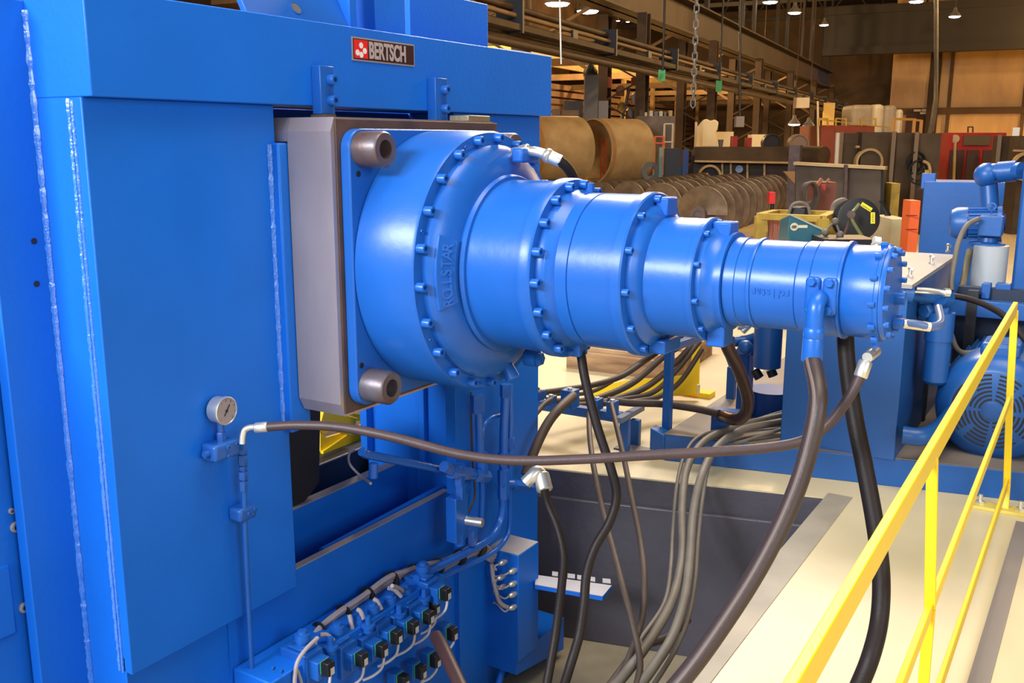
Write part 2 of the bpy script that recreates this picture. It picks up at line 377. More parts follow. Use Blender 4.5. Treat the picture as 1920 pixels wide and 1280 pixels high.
# lamps
def lamp_proto():
    t = thing('high_bay_lamp', (0, 0, 0), 'x', 'ceiling lamp')
    b = MB(); b.lathe((0, 0, 0), (0, 0, 1), [(0, .42), (.02, .43), (.16, .36), (.36, .16), (.5, .12), (.62, .1), (.62, 0)], 20, caps=False); b.build('reflector', GREYM, t)
    b = MB(); b.lathe((0, 0, .01), (0, 0, -1), [(0, .41), (.07, .34), (.10, .15), (.11, 0)], 20, caps=False); b.build('lens', mat('lamp_glow', (1, 1, 1), .5, emit=(1, .90, .98), es=14), t)
    b = MB(); b.cyl((0, 0, 0), (0, 0, 1), .025, 8); b.build('suspension_rod', COLST, t)
    return t
LP = lamp_proto()
lamps = ((797, 35, 36, 1.15, 'left one of the two lamps just above the machine beam'), (858, 46, 44, .9, 'right one of the two lamps just above the machine beam'),
 (1045, 7, 32, 1.0, 'lamp at the top edge left of the big lattice column'), (1102, 21, 36, 1.0, 'lamp just right of and below the top edge lamp'),
 (1444, 4, 46, .85, 'lamp at the top edge above the runway girder'), (1490, 24, 52, .85, 'lamp just below and right of the one over the runway girder'), (1545, 47, 62, .7, 'small lamp right of the runway girder, lowest of its row'),
 (1718, 3, 46, .8, 'lamp at the top edge above the tan back wall'), (1790, 31, 56, .8, 'lamp in front of the dark girder above the tan back wall'),
 (1353, 91, 52, .7, 'lamp behind the runway girder, first of three'), (1432, 113, 58, .75, 'lamp behind the runway girder, middle of three'), (1500, 132, 62, .75, 'lamp behind the runway girder, last of three'),
 (1489, 233, 40, .6, 'left one of the two low lamps by the white box'), (1516, 237, 40, .6, 'right one of the two low lamps by the red enclosure'), (1462, 123, 70, .4, 'tiny far lamp between two lamps behind the girder'), (1159, 39, 40, .2, 'tiny bright lamp left on the big lattice column'), (1177, 41, 40, .2, 'tiny bright lamp right on the big lattice column'))
for i, (u, v, d, s, lab) in enumerate(lamps):
    p = pd(u, v, d); o = LP if i == 0 else dup(LP, p)
    o.location = p; o.scale = (s, s, s)
    for c_ in o.children:
        if c_.name.startswith('suspension_rod'): c_.location = (0, 0, .55); c_.scale = (1, 1, (12.95-p.z)/s-.55)
    o['label'] = 'glowing white high bay ' + lab; o['group'] = 'high bay lamps in the hall'
for a, d, zz, pw in ((-2, 18, 9.0, 1700), (-3, 34, 9, 2400), (2, 52, 9.5, 2600), (8, 68, 8.5, 6500), (-16, 26, 7.5, 1500), (-16, 42, 6.5, 5000), (-15, 60, 7.5, 3500), (8, 22, 9.5, 1300)):
    point('hall_lamp', H(a, d, zz), pw)
# ================================================================== THE BLUE MACHINE
Y0, Z0 = 3.145, 1.435            # gearbox axis
XC = -2.64; XB = -2.588; XG = -2.596; YL0, YL1, YR0, YR1 = 1.81, 2.585, 3.715, 4.50
fr = thing('machine_frame', (-2.75, 3.15, PZ), 'massive blue welded steel machine frame standing in the floor pit', 'machine frame')
b = MB(); b.box(-2.905, XB, YL0, 4.53, 2.03, 2.335); b.build('top_beam', BLUE, fr, bevel=.004)
b = MB()                        # left column: core, face plate
b.box(-2.90, -2.70, YL0+.004, YL1-.03, PZ, 2.03); b.build('column_core', BLUE, fr)
b = MB(); b.box(-2.698, XC, YL0, YL1, .140, 2.03); b.build('column_plate', BLUE, fr, bevel=.004)
b = MB(); b.box(-2.90, XC, YR0, YR1, PZ, 2.03); b.build('column', BLUE, fr, bevel=.004)
b = MB(); b.box(-3.24, -2.90, YR0+.02, YR1-.1, PZ, 2.6); b.build('rear_column_plate', BLUE, fr, bevel=.004)
# vertical ribs on the inner face of the right column
b = MB(); b.box(-2.86, -2.825, YR0-.03, YR0, .3, 1.9); b.box(-3.245, -3.20, YR0-.03, YR0+.02, .3, 1.9); b.build('rib', BLUE, fr, bevel=.003)
# side wing left of the frame: wide plate behind
b = MB()
b.box(-2.93, -2.88, 1.635, YL0+.3, PZ, 2.32); b.build('side_plate', BLUE, fr, bevel=.004)
# guide bars
def rr(x, ya, yb, za, zb, c=.03, d=-.06): return [(x, ya, za), (x, yb, za), (x, yb, zb), (x, ya, zb)]
b = MB(); b.box(-2.70, XG, YL1-.03, YL1+.078, .80, 1.895); b.build('guide_bar', BLUE, fr, bevel=.008)
b = MB(); b.box(-2.70, XG, YR0-.075, YR0+.03, .80, 1.895); b.build('guide_bar', BLUE, fr, bevel=.008)
b = MB(); b.box(XC-.03, XC-.001, YL1-.001, YL1+.03, .79, 1.895); b.build('guide_bar_foot', BLUE, fr, bevel=.004)
def weld(a, c, r, name='weld_bead', seg=8, seed=1):
    rn = random.Random(seed); a = Vector(a); c = Vector(c); L = (c-a).length; n = int(L/.012)
    P = [a+(c-a)*i/n for i in range(n+1)]; bm_ = MB()
    d = (c-a).normalized(); e1, e2 = bm_.frame(d); rings = []
    for p in P:
        rad = r*(1+rn.uniform(-.22, .22)); rings.append([bm_.bm.verts.new(p+(e1*math.cos(2*PI*i/seg)+e2*math.sin(2*PI*i/seg))*rad) for i in range(seg)])
    for k in range(n):
        for i in range(seg): bm_.face([rings[k][i], rings[k][(i+1) % seg], rings[k+1][(i+1) % seg], rings[k+1][i]])
    bm_.face(rings[0]); bm_.face(rings[-1]); return bm_.build(name, WELD, fr)
weld((-2.878, YL0+.002, PZ), (-2.878, YL0+.002, 2.29), .012, seed=2)
weld((-2.704, YL0+.004, .14), (-2.704, YL0+.004, 2.025), .011, seed=3)
weld((-2.685, YL0-.001, .14), (-2.685, YL0-.001, 2.02), .005, seed=5)
weld((XC+.002, YL1-.032, .82), (XC+.002, YL1-.032, 1.89), .011, seed=4)
# lower cross beams between the columns
b = MB(); b.box(-2.705, -2.672, YL0, YR1-.02, PZ, .196); b.build('lower_beam', BLUE, fr, bevel=.003)
b = MB(); b.box(-3.03, -2.98, YL0, YR0+.05, PZ, .285); b.build('rear_lower_beam', BLUE, fr, bevel=.003)
b = MB(); b.box(-2.706, -2.671, YL1-.02, YR0-.04, .196, .201); b.build('beam_top_edge', GREYT, fr)
b = MB(); b.box(-3.032, -2.978, YL1-.02, YR0-.04, .285, .29); b.build('beam_top_edge', GREYT, fr)
b = MB(); b.tube([(-2.735, YL1+.25, .175), (-2.735, YR0, .19)], .020, 8, 0); b.build('tie_rod', BLUE, fr)
b = MB(); b.box(-2.673, -2.664, 2.245, 2.285, PZ, .13); b.build('seam_strip', BLUE, fr)
# dark plate of the press mechanism seen through the opening, then a shade box
b = MB(); b.prism([px(540, 968, -3.0), px(562, 955, -3.0), px(600, 905, -3.0), px(603, 740, -3.0), px(540, 740, -3.0)], (-.2, 0, 0)); b.build('dark_side_plate', DARK, fr, bevel=.01)
b = MB(); b.box(-5.0, -3.28, 1.88, 4.4, PZ, .30); b.build('interior_shade_box', DARK, fr, bevel=.01)  # added dark box standing in for the shade inside the machine
b = MB(); b.box(-3.12, -2.9, 2.60, 3.72, 1.925, 2.03); b.build('upper_crosshead', BLUE, fr, bevel=.01)
# lifting lugs on the beam
b = MB(); lp = px(450, 25, -2.70); lr = px(665, 55, -2.70)
pl = [(-2.74, lp.y, 2.30), (-2.74, lr.y-.03, 2.30), (-2.74, lr.y-.03, 2.62), (-2.74, lp.y, 2.62)]
b.prism([(-2.66, pl[0][1], 2.336), (-2.66, pl[1][1], 2.336), (-2.82, pl[2][1], 2.64), (-2.82, pl[3][1], 2.64)], (-.03, 0, 0)); lug = b.build('lifting_lug', BLUE2, fr, bevel=.004)
hp = px(550, 16, -2.70); hp = Vector((-2.66-.16*(hp.z-2.336)/.304, hp.y, hp.z)); hn = Vector((.304, 0, .16)).normalized(); b = MB(); b.ring(hp, hn, .022, .026, .003, 24); b.build('lug_hole_rim', BLUE2, lug)
b = MB(); b.lathe(hp, hn, [(0, .022), (.0015, .022)], 24); b.build('lug_hole', GREYM, lug)
b = MB(); y1 = px(664, 60, -2.64).y; b.box(-2.80, -2.66, y1, y1+.045, 2.33, 2.62); b.build('lifting_lug', BLUE, fr, bevel=.004)
b = MB(); y1 = px(706, 70, -2.66).y; y2 = px(768, 70, -2.66).y; b.box(-2.86, -2.68, y1+.02, y2, 2.33, 2.66); b.build('lifting_lug', BLUE, fr, bevel=.004)
b = MB(); a = px(960, 88, -2.63); b.box(-2.74, -2.61, a.y-.13, a.y+.22, 2.336, 2.342); b.build('shim_plate', WHITE, fr)
# bolt holes in the side plate
for v in (452, 532):
    p = px(64 if v == 452 else 69, v, -2.879); b = MB(); b.lathe(p, (1, 0, 0), [(0, .010), (.0015, .010)], 16); b.build('bolt_hole', DARK, fr)
# nameplate
s0 = px(658, 68, XB); s1 = px(776, 127, XB); sy0, sy1, sz1, sz0 = s0.y, s1.y, s0.z, s1.z+.004
NP = MB(); NP.box(XB, XB+.004, sy0, sy1, sz0, sz1); plate = NP.build('nameplate', mat('plate_border', (.33, .27, .25), .45), fr)
plate['label'] = 'dark nameplate with a red logo square and raised pale capital letters'
W_ = sy1-sy0; Hh = sz1-sz0
b = MB(); b.box(XB+.004, XB+.0055, sy0+.006, sy1-.006, sz0+.006, sz1-.006); b.build('nameplate_field', mat('plate_field', (.035, .012, .018), .4), plate)
b = MB(); b.box(XB+.0055, XB+.007, sy0+.010, sy0+.010+W_*.205, sz0+.010, sz1-.010); b.build('logo_square', mat('logo_red', (.75, .015, .02), .4), plate, bevel=.001)
b = MB(); cy = sy0+.010+W_*.1025; cz = (sz0+sz1)/2
for dy, dz in ((-.0005, .014), (-.0225, -.014), (-.0005, -.021), (.0205, -.005)): b.lathe((XB+.007, cy+dy, cz+dz), (1, 0, 0), [(0, .0115), (.001, .0115)], 20)
b.build('logo_dot', WHITE, plate)
textmesh('lettering', 'BERTSCH', mat('letter_metal', (.42, .34, .33), .4), plate, Hh*.98, axes((XB+.0055, sy0+W_*.245, sz0+Hh*.17), YP, ZP, XP), .0025, .66*W_/.40*1.0, .0028)
# clamp brackets on the beam
for (u0, v0, u1, v1, nb) in ((594, 122, 627, 212, 0), (812, 145, 838, 224, 1)):
    a = px(u0, v0, XB+.04); c = px(u1, v1, XB+.04)
    b = MB(); b.box(XB, XB+.045, a.y+.01, c.y, c.z-.005, a.z); k = b.build('clamp_bracket', BLUE2, fr, bevel=.003)
    ym = (a.y+.01+c.y)/2+.012
    for zz in (a.z-.05, c.z+.045): b = MB(); b.bolt((XB+.045, ym, zz), (1, 0, 0), .019, .03); b.build('bolt', BLUE2, k)
    b = MB(); b.box(XB-.01, XB+.06, a.y+.008, c.y-.012, 1.985, c.z-.006); b.build('packing_block', RUST, k, bevel=.002)
# bearing housing: bright steel block with chamfered edges
bh = thing('bearing_housing', (-2.7, Y0, .885), 'square machined steel bearing housing sliding between the blue guide bars', 'bearing housing')
b = MB(); c = .05; ya, yb, za, zb = 2.598, 3.692, .885, 1.985
b.prism([(-2.38, ya, za+c), (-2.38, ya+c*.5, za), (-2.38, yb-c, za), (-2.38, yb, za+c), (-2.38, yb, zb-c), (-2.38, yb-c, zb), (-2.38, ya+.02, zb), (-2.38, ya, zb-c)], (-.212, 0, 0))
b.build('housing_block', STEEL, bh, smooth=False)
b = MB(); b.box(-2.88, -2.593, 2.668, 3.635, .90, 1.90); b.build('guide_tongue', STEEL, bh, smooth=False)
b = MB(); b.prism([(-2.593, ya, 1.90), (-2.593, yb, 1.90), (-2.593, yb, zb-c), (-2.593, yb-c, zb), (-2.593, ya+.02, zb), (-2.593, ya, zb-c)], (-.14, 0, 0)); b.build('upper_lip', STEEL, bh, smooth=False)
b = MB(); b.box(-2.379, -2.374, ya+.02, yb-.02, za+.01, zb-.006); b.build('front_face', RUST, bh, bevel=.002)
b = MB(); a = px(885, 232, -2.45); b.box(-2.50, -2.40, a.y-.10, a.y+.07, 1.986, 2.01); b.build('grease_block', mat('greasy_brass', (.40, .34, .22), .4, metal=.7, bump=.5, bs=60), bh, bevel=.003)
# ------------------------------------------------------------------ gearbox
XPF = -2.33
gb = thing('planetary_gearbox', (-2.33, Y0, .92), 'large stepped blue planetary gearbox flanged to the steel housing, shrinking to the right', 'gearbox')
b = MB(); c = .07; P = []
for (yy, zz, a0) in ((3.654-c, 1.945-c, 0), (2.636+c, 1.945-c, 90), (2.636+c, .92+c, 180), (3.654-c, .92+c, 270)):
    for k in range(7): an = math.radians(a0+15*k); P.append((-2.374, yy+c*math.cos(an), zz+c*math.sin(an)))
b.prism(P, (.044, 0, 0)); mp = b.build('mounting_plate', BLUE2, gb, bevel=.006)
b = MB()
for sy, sz in ((-1, 1), (-1, -1), (1, 1), (1, -1)):
    q = MB(); q.lathe((XPF, Y0+sy*.437, Z0+sz*.437), (1, 0, 0), [(0, .064), (.10, .064), (.108, .058), (.108, .034), (.05, .034), (.05, 0)], 36, caps=False)
    q.build('mounting_bolt', BOLTRUST, gb)
b = MB()
for (u, v) in ((672, 326), (678, 685)):
    p = px(u, v, XPF+.001); b.ring(p, (1, 0, 0), .006, .011, .002, 16); b.lathe(p, (1, 0, 0), [(0, .008), (.001, .008)], 16)
b.build('jack_hole', DARK, mp)
AX = (1, 0, 0)
def O(x): return (x, Y0, Z0)
def L(name, prof, m=BLUE2, seg=96, parent=None, caps=True, off=(0, 0)):
    q = MB(); x0 = prof[0][0]; q.lathe((x0, Y0+off[0], Z0+off[1]), AX, [(x-x0, r) for x, r in prof], seg, caps); return q.build(name, m, parent or gb)
L('stage_housing', [(-2.33, .50), (-2.325, .505), (-2.075, .505), (-2.062, .498), (-2.062, .3)])
cv = L('stage_cover', [(-2.062, .452), (-2.040, .452), (-2.030, .444), (-2.012, .425), (-1.992, .37), (-1.985, .335), (-1.985, .2)])
L('seal_ring', [(-1.99, .335), (-1.975, .342), (-1.962, .335), (-1.962, .30)])
L('stage_housing', [(-1.965, .322), (-1.74, .322), (-1.738, .334), (-1.70, .334), (-1.692, .328), (-1.692, .15)])
cv2 = L('stage_cover', [(-1.692, .292), (-1.672, .292), (-1.660, .285), (-1.635, .272), (-1.615, .262), (-1.615, .2)])
L('stage_housing', [(-1.625, .275), (-1.620, .282), (-1.575, .282), (-1.573, .277), (-1.569, .277), (-1.567, .282), (-1.405, .282), (-1.402, .292), (-1.372, .292), (-1.366, .287), (-1.366, .15)])
L('stage_cover', [(-1.366, .250), (-1.350, .250), (-1.335, .235), (-1.322, .212), (-1.32, .15)])
L('stage_housing', [(-1.325, .207), (-1.172, .207), (-1.170, .212), (-1.155, .212), (-1.150, .208), (-1.150, .1)])
L('adapter_cover', [(-1.150, .182), (-1.132, .182), (-1.118, .168), (-1.095, .160), (-1.085, .160), (-1.083, .166), (-1.070, .166), (-1.068, .12)])
def ring_bolts(x, R, n, r, h, ph=0., skip=(), parent=None):
    proto = None
    for i in range(n):
        if i in skip: continue
        a = ph+2*PI*i/n; p = (x, Y0+R*math.cos(a), Z0+R*math.sin(a))
        if proto is None:
            q = MB(); q.bolt((0, 0, 0), AX, r, h); proto = q.build('bolt', BLUE2, None); o = proto; base = ORG[proto.name]
            for k in ('label',):
                pass
            proto.location = (0, 0, 0); me = proto.data; me.transform(Matrix.Translation(base))
        else: o = proto.copy(); COL.objects.link(o)
        o.parent = parent or gb; o.location = Vector(p)-ORG[(parent or gb).name]
ring_bolts(-2.062, .478, 22, .0175, .034, ph=.08)
ring_bolts(-1.692, .311, 18, .0165, .030, ph=.05)
ring_bolts(-1.366, .270, 12, .0125, .024, ph=.10)
ring_bolts(-1.150, .196, 10, .0095, .018, ph=.25)
# dowels beside the big bolts, raised label pads
b = MB()
for i in range(0, 22, 3):
    a = .08+2*PI*(i+.55)/22; b.bolt((-2.062, Y0+.478*math.cos(a), Z0+.478*math.sin(a)), AX, .006, .008, 10)
b.build('dowel', BLUE2, gb)
def pad(x, r0, r1, a0, a1, h, name, parent, m=BLUE2):
    q = MB(); n = 24; rings = []
    for i in range(n+1):
        a = a0+(a1-a0)*i/n; c_, s_ = math.cos(a), math.sin(a)
        rings.append([q.bm.verts.new((xx, Y0+rr_*c_, Z0+rr_*s_)) for xx, rr_ in ((x[0], r0), (x[0]+h, r0), (x[1]+h, r1), (x[1], r1))])
    for i in range(n):
        for k in range(4): q.face([rings[i][k], rings[i][(k+1) % 4], rings[i+1][(k+1) % 4], rings[i+1][k]])
    q.face(rings[0]); q.face(rings[-1]); return q.build(name, m, parent, bevel=.002)
A0 = PI-.34; A1 = PI+.30
pd1 = pad((-2.022, -1.992), .436, .358, A0, A1, .012, 'label_pad', cv)
pd2 = pad((-1.668, -1.640), .286, .262, PI-.36, PI+.42, .008, 'label_pad', cv2)
def arc_text(word, x, r, a_from, a_to, size, pad_, nz):
    n = len(word)
    for i, ch in enumerate(word):
        a = a_from+(a_to-a_from)*i/(n-1); c_, s_ = math.cos(a), math.sin(a)
        t_ = Vector((0, s_, -c_)); rad = Vector((0, c_, s_)); nrm = (Vector((1, 0, 0))*nz[0]+rad*nz[1]).normalized()
        o_ = Vector((x, Y0+r*c_, Z0+r*s_)); xd = t_; yd = nrm.cross(xd)
        textmesh('raised_letter', ch, BLUE2, pad_, size, axes(o_-xd*size*.3-yd*size*.35, xd, yd, nrm), .003, .9, .001)
arc_text('ROLLSTAR', -1.995, .400, PI+.25, PI-.25, .060, cv, (.85, .45))
arc_text('ROLLSTAR', -1.647, .275, PI+.34, PI-.28, .038, cv2, (.5, .85))
# breather lug with silver fitting and hose on top of the big stage
bl = MB(); bl.box(-1.99, -1.94, Y0-.10+.13, Y0+.16, Z0+.385, Z0+.44); bl.build('port_boss', BLUE2, gb, bevel=.01)
# bosses and plugs around the covers
q = MB(); q.cyl((-1.66, Y0+.05, Z0+.27), (-1.66, Y0+.05, Z0+.315), .018, 16); q.cyl((-1.35, Y0+.02, Z0+.20), (-1.35, Y0+.02, Z0+.262), .03, 20); q.build('plug', BLUE2, gb)
for B4 in ((-1.36, -1.315, -.03, .06, .21, .275), (-1.365, -1.30, -.05, .10, -.275, -.225), (-1.15, -1.085, -.035, .05, .15, .20), (-1.15, -1.085, -.05, .045, -.225, -.15), (-1.70, -1.64, -.05, .02, -.325, -.27)):
    q = MB(); q.box(B4[0], B4[1], Y0+B4[2], Y0+B4[3], Z0+B4[4], Z0+B4[5]); q.build('port_boss', BLUE2, gb, bevel=.006)
q = MB(); q.cyl((-2.03, Y0+.06, Z0-.43), (-2.0, Y0+.06, Z0-.475), .03, 16); q.cyl((-1.985, Y0-.02+.16, Z0-.40), (-1.93, Y0+.14, Z0-.40), .035, 16); q.hexnut((-1.93, Y0+.14, Z0-.40), (1, 0, 0), .028, .02); q.build('drain_fitting', BLUE2, gb)
# ------------------------------------------------------------------ hydraulic motor
hm = thing('hydraulic_motor', (-1.068, Y0, 1.28), 'cylindrical blue hydraulic motor on the small end of the gearbox, with a hose elbow', 'hydraulic motor')
def LM(name, prof, m=BLUE2, seg=72): return L(name, prof, m, seg, hm)
LM('motor_flange', [(-1.068, .148), (-1.066, .150), (-1.030, .150), (-1.028, .146), (-.990, .147), (-.988, .151), (-.982, .153), (-.976, .151), (-.976, .1)])
mb_ = LM('motor_body', [(-.978, .146), (-.835, .146), (-.832, .143), (-.828, .143), (-.826, .150), (-.790, .150), (-.788, .148), (-.785, .152), (-.705, .153), (-.702, .157), (-.694, .157), (-.692, .12)])
LM('end_housing', [(-.693, .143), (-.688, .146), (-.595, .146), (-.592, .149), (-.580, .149), (-.580, .1)])
LM('end_cover', [(-.579, .147), (-.571, .147), (-.565, .143), (-.565, .0)])
ring_bolts(-.565, .135, 14, .009, .016, ph=.2, parent=hm)
for i in range(12):
    a = .1+2*PI*i/12; q = MB(); q.hexnut((-.595-.012, Y0+.153*math.cos(a), Z0+.153*math.sin(a)), (1, 0, 0), .009, .02)
    q.build('nut', BLUE2, hm)
# cast name on the barrel, upside down
word = 'rollstar'
for i, ch in enumerate(word):
    x = -.845-.0155*i*1.0; a = PI-.12-.06*0; r = .1465
    a = PI+.02; nrm = Vector((0, math.cos(a), math.sin(a))); xd = Vector((-1, 0, 0)); yd = nrm.cross(xd)
    textmesh('raised_letter', ch, BLUE2, mb_, .038, axes(Vector((x, Y0, Z0))+nrm*r-yd*.008, xd, yd, nrm), .0028, .9, .0006)
# port flange facing the camera, with four bolts, elbow and crimped hose end
pc = Vector((-.745, Y0-.150, Z0-.005))
q = MB()
for k in (-1, 1): q.box(pc.x+k*.026-.023, pc.x+k*.026+.023, pc.y-.018, pc.y+.03, pc.z-.055, pc.z+.06)
pf = q.build('port_flange', BLUE2, hm, bevel=.012)
for i, k in ((-1, -1), (1, -1), (-1, 1), (1, 1)): q = MB(); q.hexnut((pc.x+i*.027, pc.y-.018, pc.z+k*.043+.004), (0, -1, 0), .014, .014); q.build('flange_bolt', BLUE2, pf)
q = MB(); q.tube([pc+Vector((0, -.01, -.002)), pc+Vector((0, -.035, -.004)), pc+Vector((0, -.058, -.022)), pc+Vector((0, -.064, -.06)), pc+Vector((0, -.064, -.085))], .026, 20); q.build('elbow', BLUE2, hm)
q = MB(); e = pc+Vector((0, -.064, -.085)); q.lathe(e, (0, 0, -1), [(0, .027), (.006, .031), (.03, .031), (.034, .029), (.04, .031), (.105, .032), (.108, .029)], 28); q.build('hose_sleeve', BLUE2, hm)
HOSE_END = e+Vector((0, 0, -.10))
q = MB(); q.cyl((-.60, Y0, Z0-.145), (-.60, Y0, Z0-.175), .012, 14); q.hexnut((-.60, Y0, Z0-.15), (0, 0, -1), .015, .018); q.build('drain_port', BLUE2, hm)
q = MB(); q.cyl((-.565, Y0+.05, Z0-.02), (-.535, Y0+.05, Z0-.02), .022, 14); q.build('end_port', BLUE2, hm)
# ================================================================== HOSES AND PIPES
def hose(name, pts, r, m, label, cat='hose', group=None, fit=None, seg=12, stripe=None):
    """pts are surveyed points; a hose of true radius r"""
    P = [p if isinstance(p, Vector) else pd(*p) for p in pts]
    q = MB(); q.tube(P, r, seg, 8)
    if not fit and not stripe: return tag(q.build(name, m), label, cat, group)
    t = thing(name, P[-1], label, cat, group); q.build('hose_body', m, t)
    if fit:
        for (a, bb, rr, mm) in fit:
            k = MB(); L_ = (Vector(bb)-Vector(a)).length; k.lathe(a, Vector(bb)-Vector(a), [(0, rr*.9), (.004, rr), (L_-.004, rr), (L_, rr*.85)], 18); k.build('hose_fitting', mm, t)
    if stripe:
        S = spline(P, 8); k = MB(); Q = []
        for i, p in enumerate(S):
            d = (S[min(i+1, len(S)-1)]-S[max(i-1, 0)]).normalized(); n = Vector((-.15, -1, .1)); n = (n-d*n.dot(d)).normalized(); Q.append(p+n*(r-.004))
        k.tube(Q, .0068, 8, 0); k.build('lay_line', mat('hose_lay_line', (.15, .11, .10), .6), t)
    return t
# gauge hose: elbow on the left, sweeps across to the motor drain
g0 = px(458, 800, -2.585)
end = Vector((-.60, Y0, Z0-.175))
ds = lambda s: 3.38+(3.0-3.38)*s
pts = [(500, 800, 3.38), (560, 797, 3.36), (640, 801, 3.32), (740, 820, 3.27), (860, 851, 3.22), (960, 863, 3.18), (1080, 861, 3.13), (1200, 854, 3.09), (1330, 847, 3.05), (1440, 839, 3.02), (1510, 824, 3.0), (1556, 792, 2.98), (1592, 744, 2.97), (1616, 700, 2.97)]
hb = hose('gauge_hose', pts, .0165, mat('mauve_brown_rubber', (.062, .034, .034), .5, bump=.2, bs=100, var=.2, vs=9), 'long thin brown hose sweeping from the gauge elbow to the motor underside',
     fit=[(pd(502, 800, 3.38), pd(478, 802, 3.385), .019, CHROME), (pd(1613, 707, 2.97), pd(1624, 676, 2.97), .021, CHROME), (pd(1626, 670, 2.975), end+Vector((0, 0, -.012)), .017, CHROME)])
q = MB(); q.tube([pd(482, 801, 3.385), pd(470, 801, 3.39), pd(459, 806, 3.39), pd(455, 818, 3.39), pd(454, 832, 3.39)], .011, 14); q.build('elbow', CHROME, hb)
# steel line down the column with two clamps
tl = thing('hydraulic_tube', pd(478, 1290, 3.30), 'thin blue hydraulic tube running down the left column from the silver elbow', 'pipe')
a = pd(455, 830, 3.392); XT = -2.60
q = MB(); q.tube([px(455, 835, -2.585), px(457, 900, -2.585), px(460, 1000, -2.59), px(466, 1130, -2.60), px(475, 1300, -2.60)], .0095, 12); q.build('tube', BLUEM, tl)
q = MB()
T1 = px(455, 832, -2.585); T2 = px(457, 925, -2.585); dn_ = (T2-T1)
for f, r_, h_ in ((0, .017, .2), (.22, .019, .2), (.44, .016, .08), (.55, .019, .16), (.74, .017, .2)): q.hexnut(T1+dn_*f, dn_, r_, dn_.length*h_)
q.build('tube_fitting', BLUEM, tl)
def clamp(u, v, parent, s=1.):
    c_ = px(u, v, -2.60); q = MB(); q.box(-2.64, -2.575, c_.y-.055*s, c_.y+.028*s, c_.z-.026*s, c_.z+.026*s); k = q.build('tube_clamp', BLUEM, parent, bevel=.012, segs=3)
    q = MB(); q.bolt((-2.575, c_.y-.015, c_.z), AX, .008, .006); q.bolt((-2.575, c_.y+.016, c_.z+.008), AX, .008, .006); q.build('clamp_bolt', BLUEM, k)
clamp(463, 958, tl)
# pressure gauge
gp = px(420, 840, -2.60)
gg = thing('pressure_gauge', px(415, 845, -2.60), 'small round steel pressure gauge standing on a blue valve block on the left column', 'gauge')
q = MB(); q.box(-2.64, -2.565, gp.y-.07, gp.y+.045, gp.z-.032, gp.z+.030); q.build('valve_block', BLUEM, gg, bevel=.012, segs=3)
q = MB(); q.bolt((-2.565, gp.y-.012, gp.z+.012), AX, .009, .007); q.bolt((-2.565, gp.y+.028, gp.z+.014), AX, .009, .007); q.bolt((-2.565, gp.y-.010, gp.z-.020), AX, .009, .007); q.cyl((-2.6, gp.y-.07, gp.z), (-2.6, gp.y-.09, gp.z), .012, 12); q.build('block_bolt', BLUEM, gg)
gc = px(424, 768, -2.585)
q = MB(); q.cyl((-2.605, gc.y-.012, gp.z+.03), (-2.605, gc.y-.012, gc.z-.03), .012, 12); q.hexnut((-2.605, gc.y-.012, gp.z+.03), (0, 0, 1), .017, .03); q.build('gauge_stem', BLUEM, gg)
gd = Vector((1, .05, 0)).normalized(); go = Vector((-2.628, gc.y-.012, gc.z))
q = MB(); q.lathe(go, gd, [(0, .040), (.006, .046), (.04, .047), (.044, .051), (.056, .051), (.058, .047), (.054, .045), (.054, .0)], 40, caps=False); cs = q.build('gauge_case', CHROME, gg)
q = MB(); q.lathe(go+gd*.0545, gd, [(0, .0445), (.0008, .0445)], 32); q.build('gauge_dial', mat('dial_face', (.30, .25, .26), .4), cs)
q = MB(); q.bar(go+gd*.0575+Vector((0, -.012, -.016)), go+gd*.0575+Vector((0, .014, .020)), .003, .002); q.lathe(go+gd*.0555, gd, [(0, .005), (.003, .005)], 12)
for i in range(9):
    an = math.radians(-45+i*33.75); q.bar(go+gd*.056+Vector((0, math.cos(an)*.034, math.sin(an)*.034)), go+gd*.056+Vector((0, math.cos(an)*.041, math.sin(an)*.041)), .0018, .001)
q.build('gauge_needle', BLACKP, cs)
# big hoses
hose('motor_hose', [HOSE_END+Vector((0, 0, .02)), HOSE_END, (1534, 750, 2.83), (1512, 860, 2.82), (1478, 955, 2.80), (1425, 1060, 2.78), (1362, 1160, 2.76), (1290, 1260, 2.75), (1210, 1350, 2.75)], .0275, mat('motor_hose_rubber', (.045, .028, .025), .45, bump=.2, bs=90), 'thick dark hose with lay line dropping from the motor elbow into the pit', seg=20, stripe=True)
hose('motor_hose', [(1584, 600, 3.25), (1588, 680, 3.24), (1602, 780, 3.2), (1622, 880, 3.15), (1641, 985, 3.1), (1652, 1075, 3.08), (1649, 1160, 3.05), (1631, 1235, 3.0), (1600, 1310, 3.0)], .0285, RUBBER, 'thick black hose hanging behind the motor and behind the yellow rail', seg=20)
hose('drain_hose', [(1088, 655, 3.62), (1098, 715, 3.6), (1120, 800, 3.58), (1146, 880, 3.56), (1156, 930, 3.55), (1143, 978, 3.54), (1116, 1025, 3.53), (1100, 1075, 3.52), (1095, 1130, 3.5), (1086, 1190, 3.48), (1070, 1245, 3.45), (1050, 1310, 3.45)], .0175, RUBBER, 'black hose hanging from the gearbox through the right notch of the bracket')
e0 = pd(1001, 893, 4.3)
hs = hose('elbow_hose', [(1020, 912, 3.95), (1028, 945, 3.9), (1046, 990, 3.85), (1057, 1040, 3.8), (1054, 1090, 3.75), (1048, 1140, 3.7), (1040, 1200, 3.65), (1022, 1300, 3.6)], .0175, RUBBER, 'black hose hanging from the silver elbow through the left notch of the bracket',
   fit=[(pd(1014, 888, 3.97), pd(1022, 920, 3.94), .034, CHROME)])
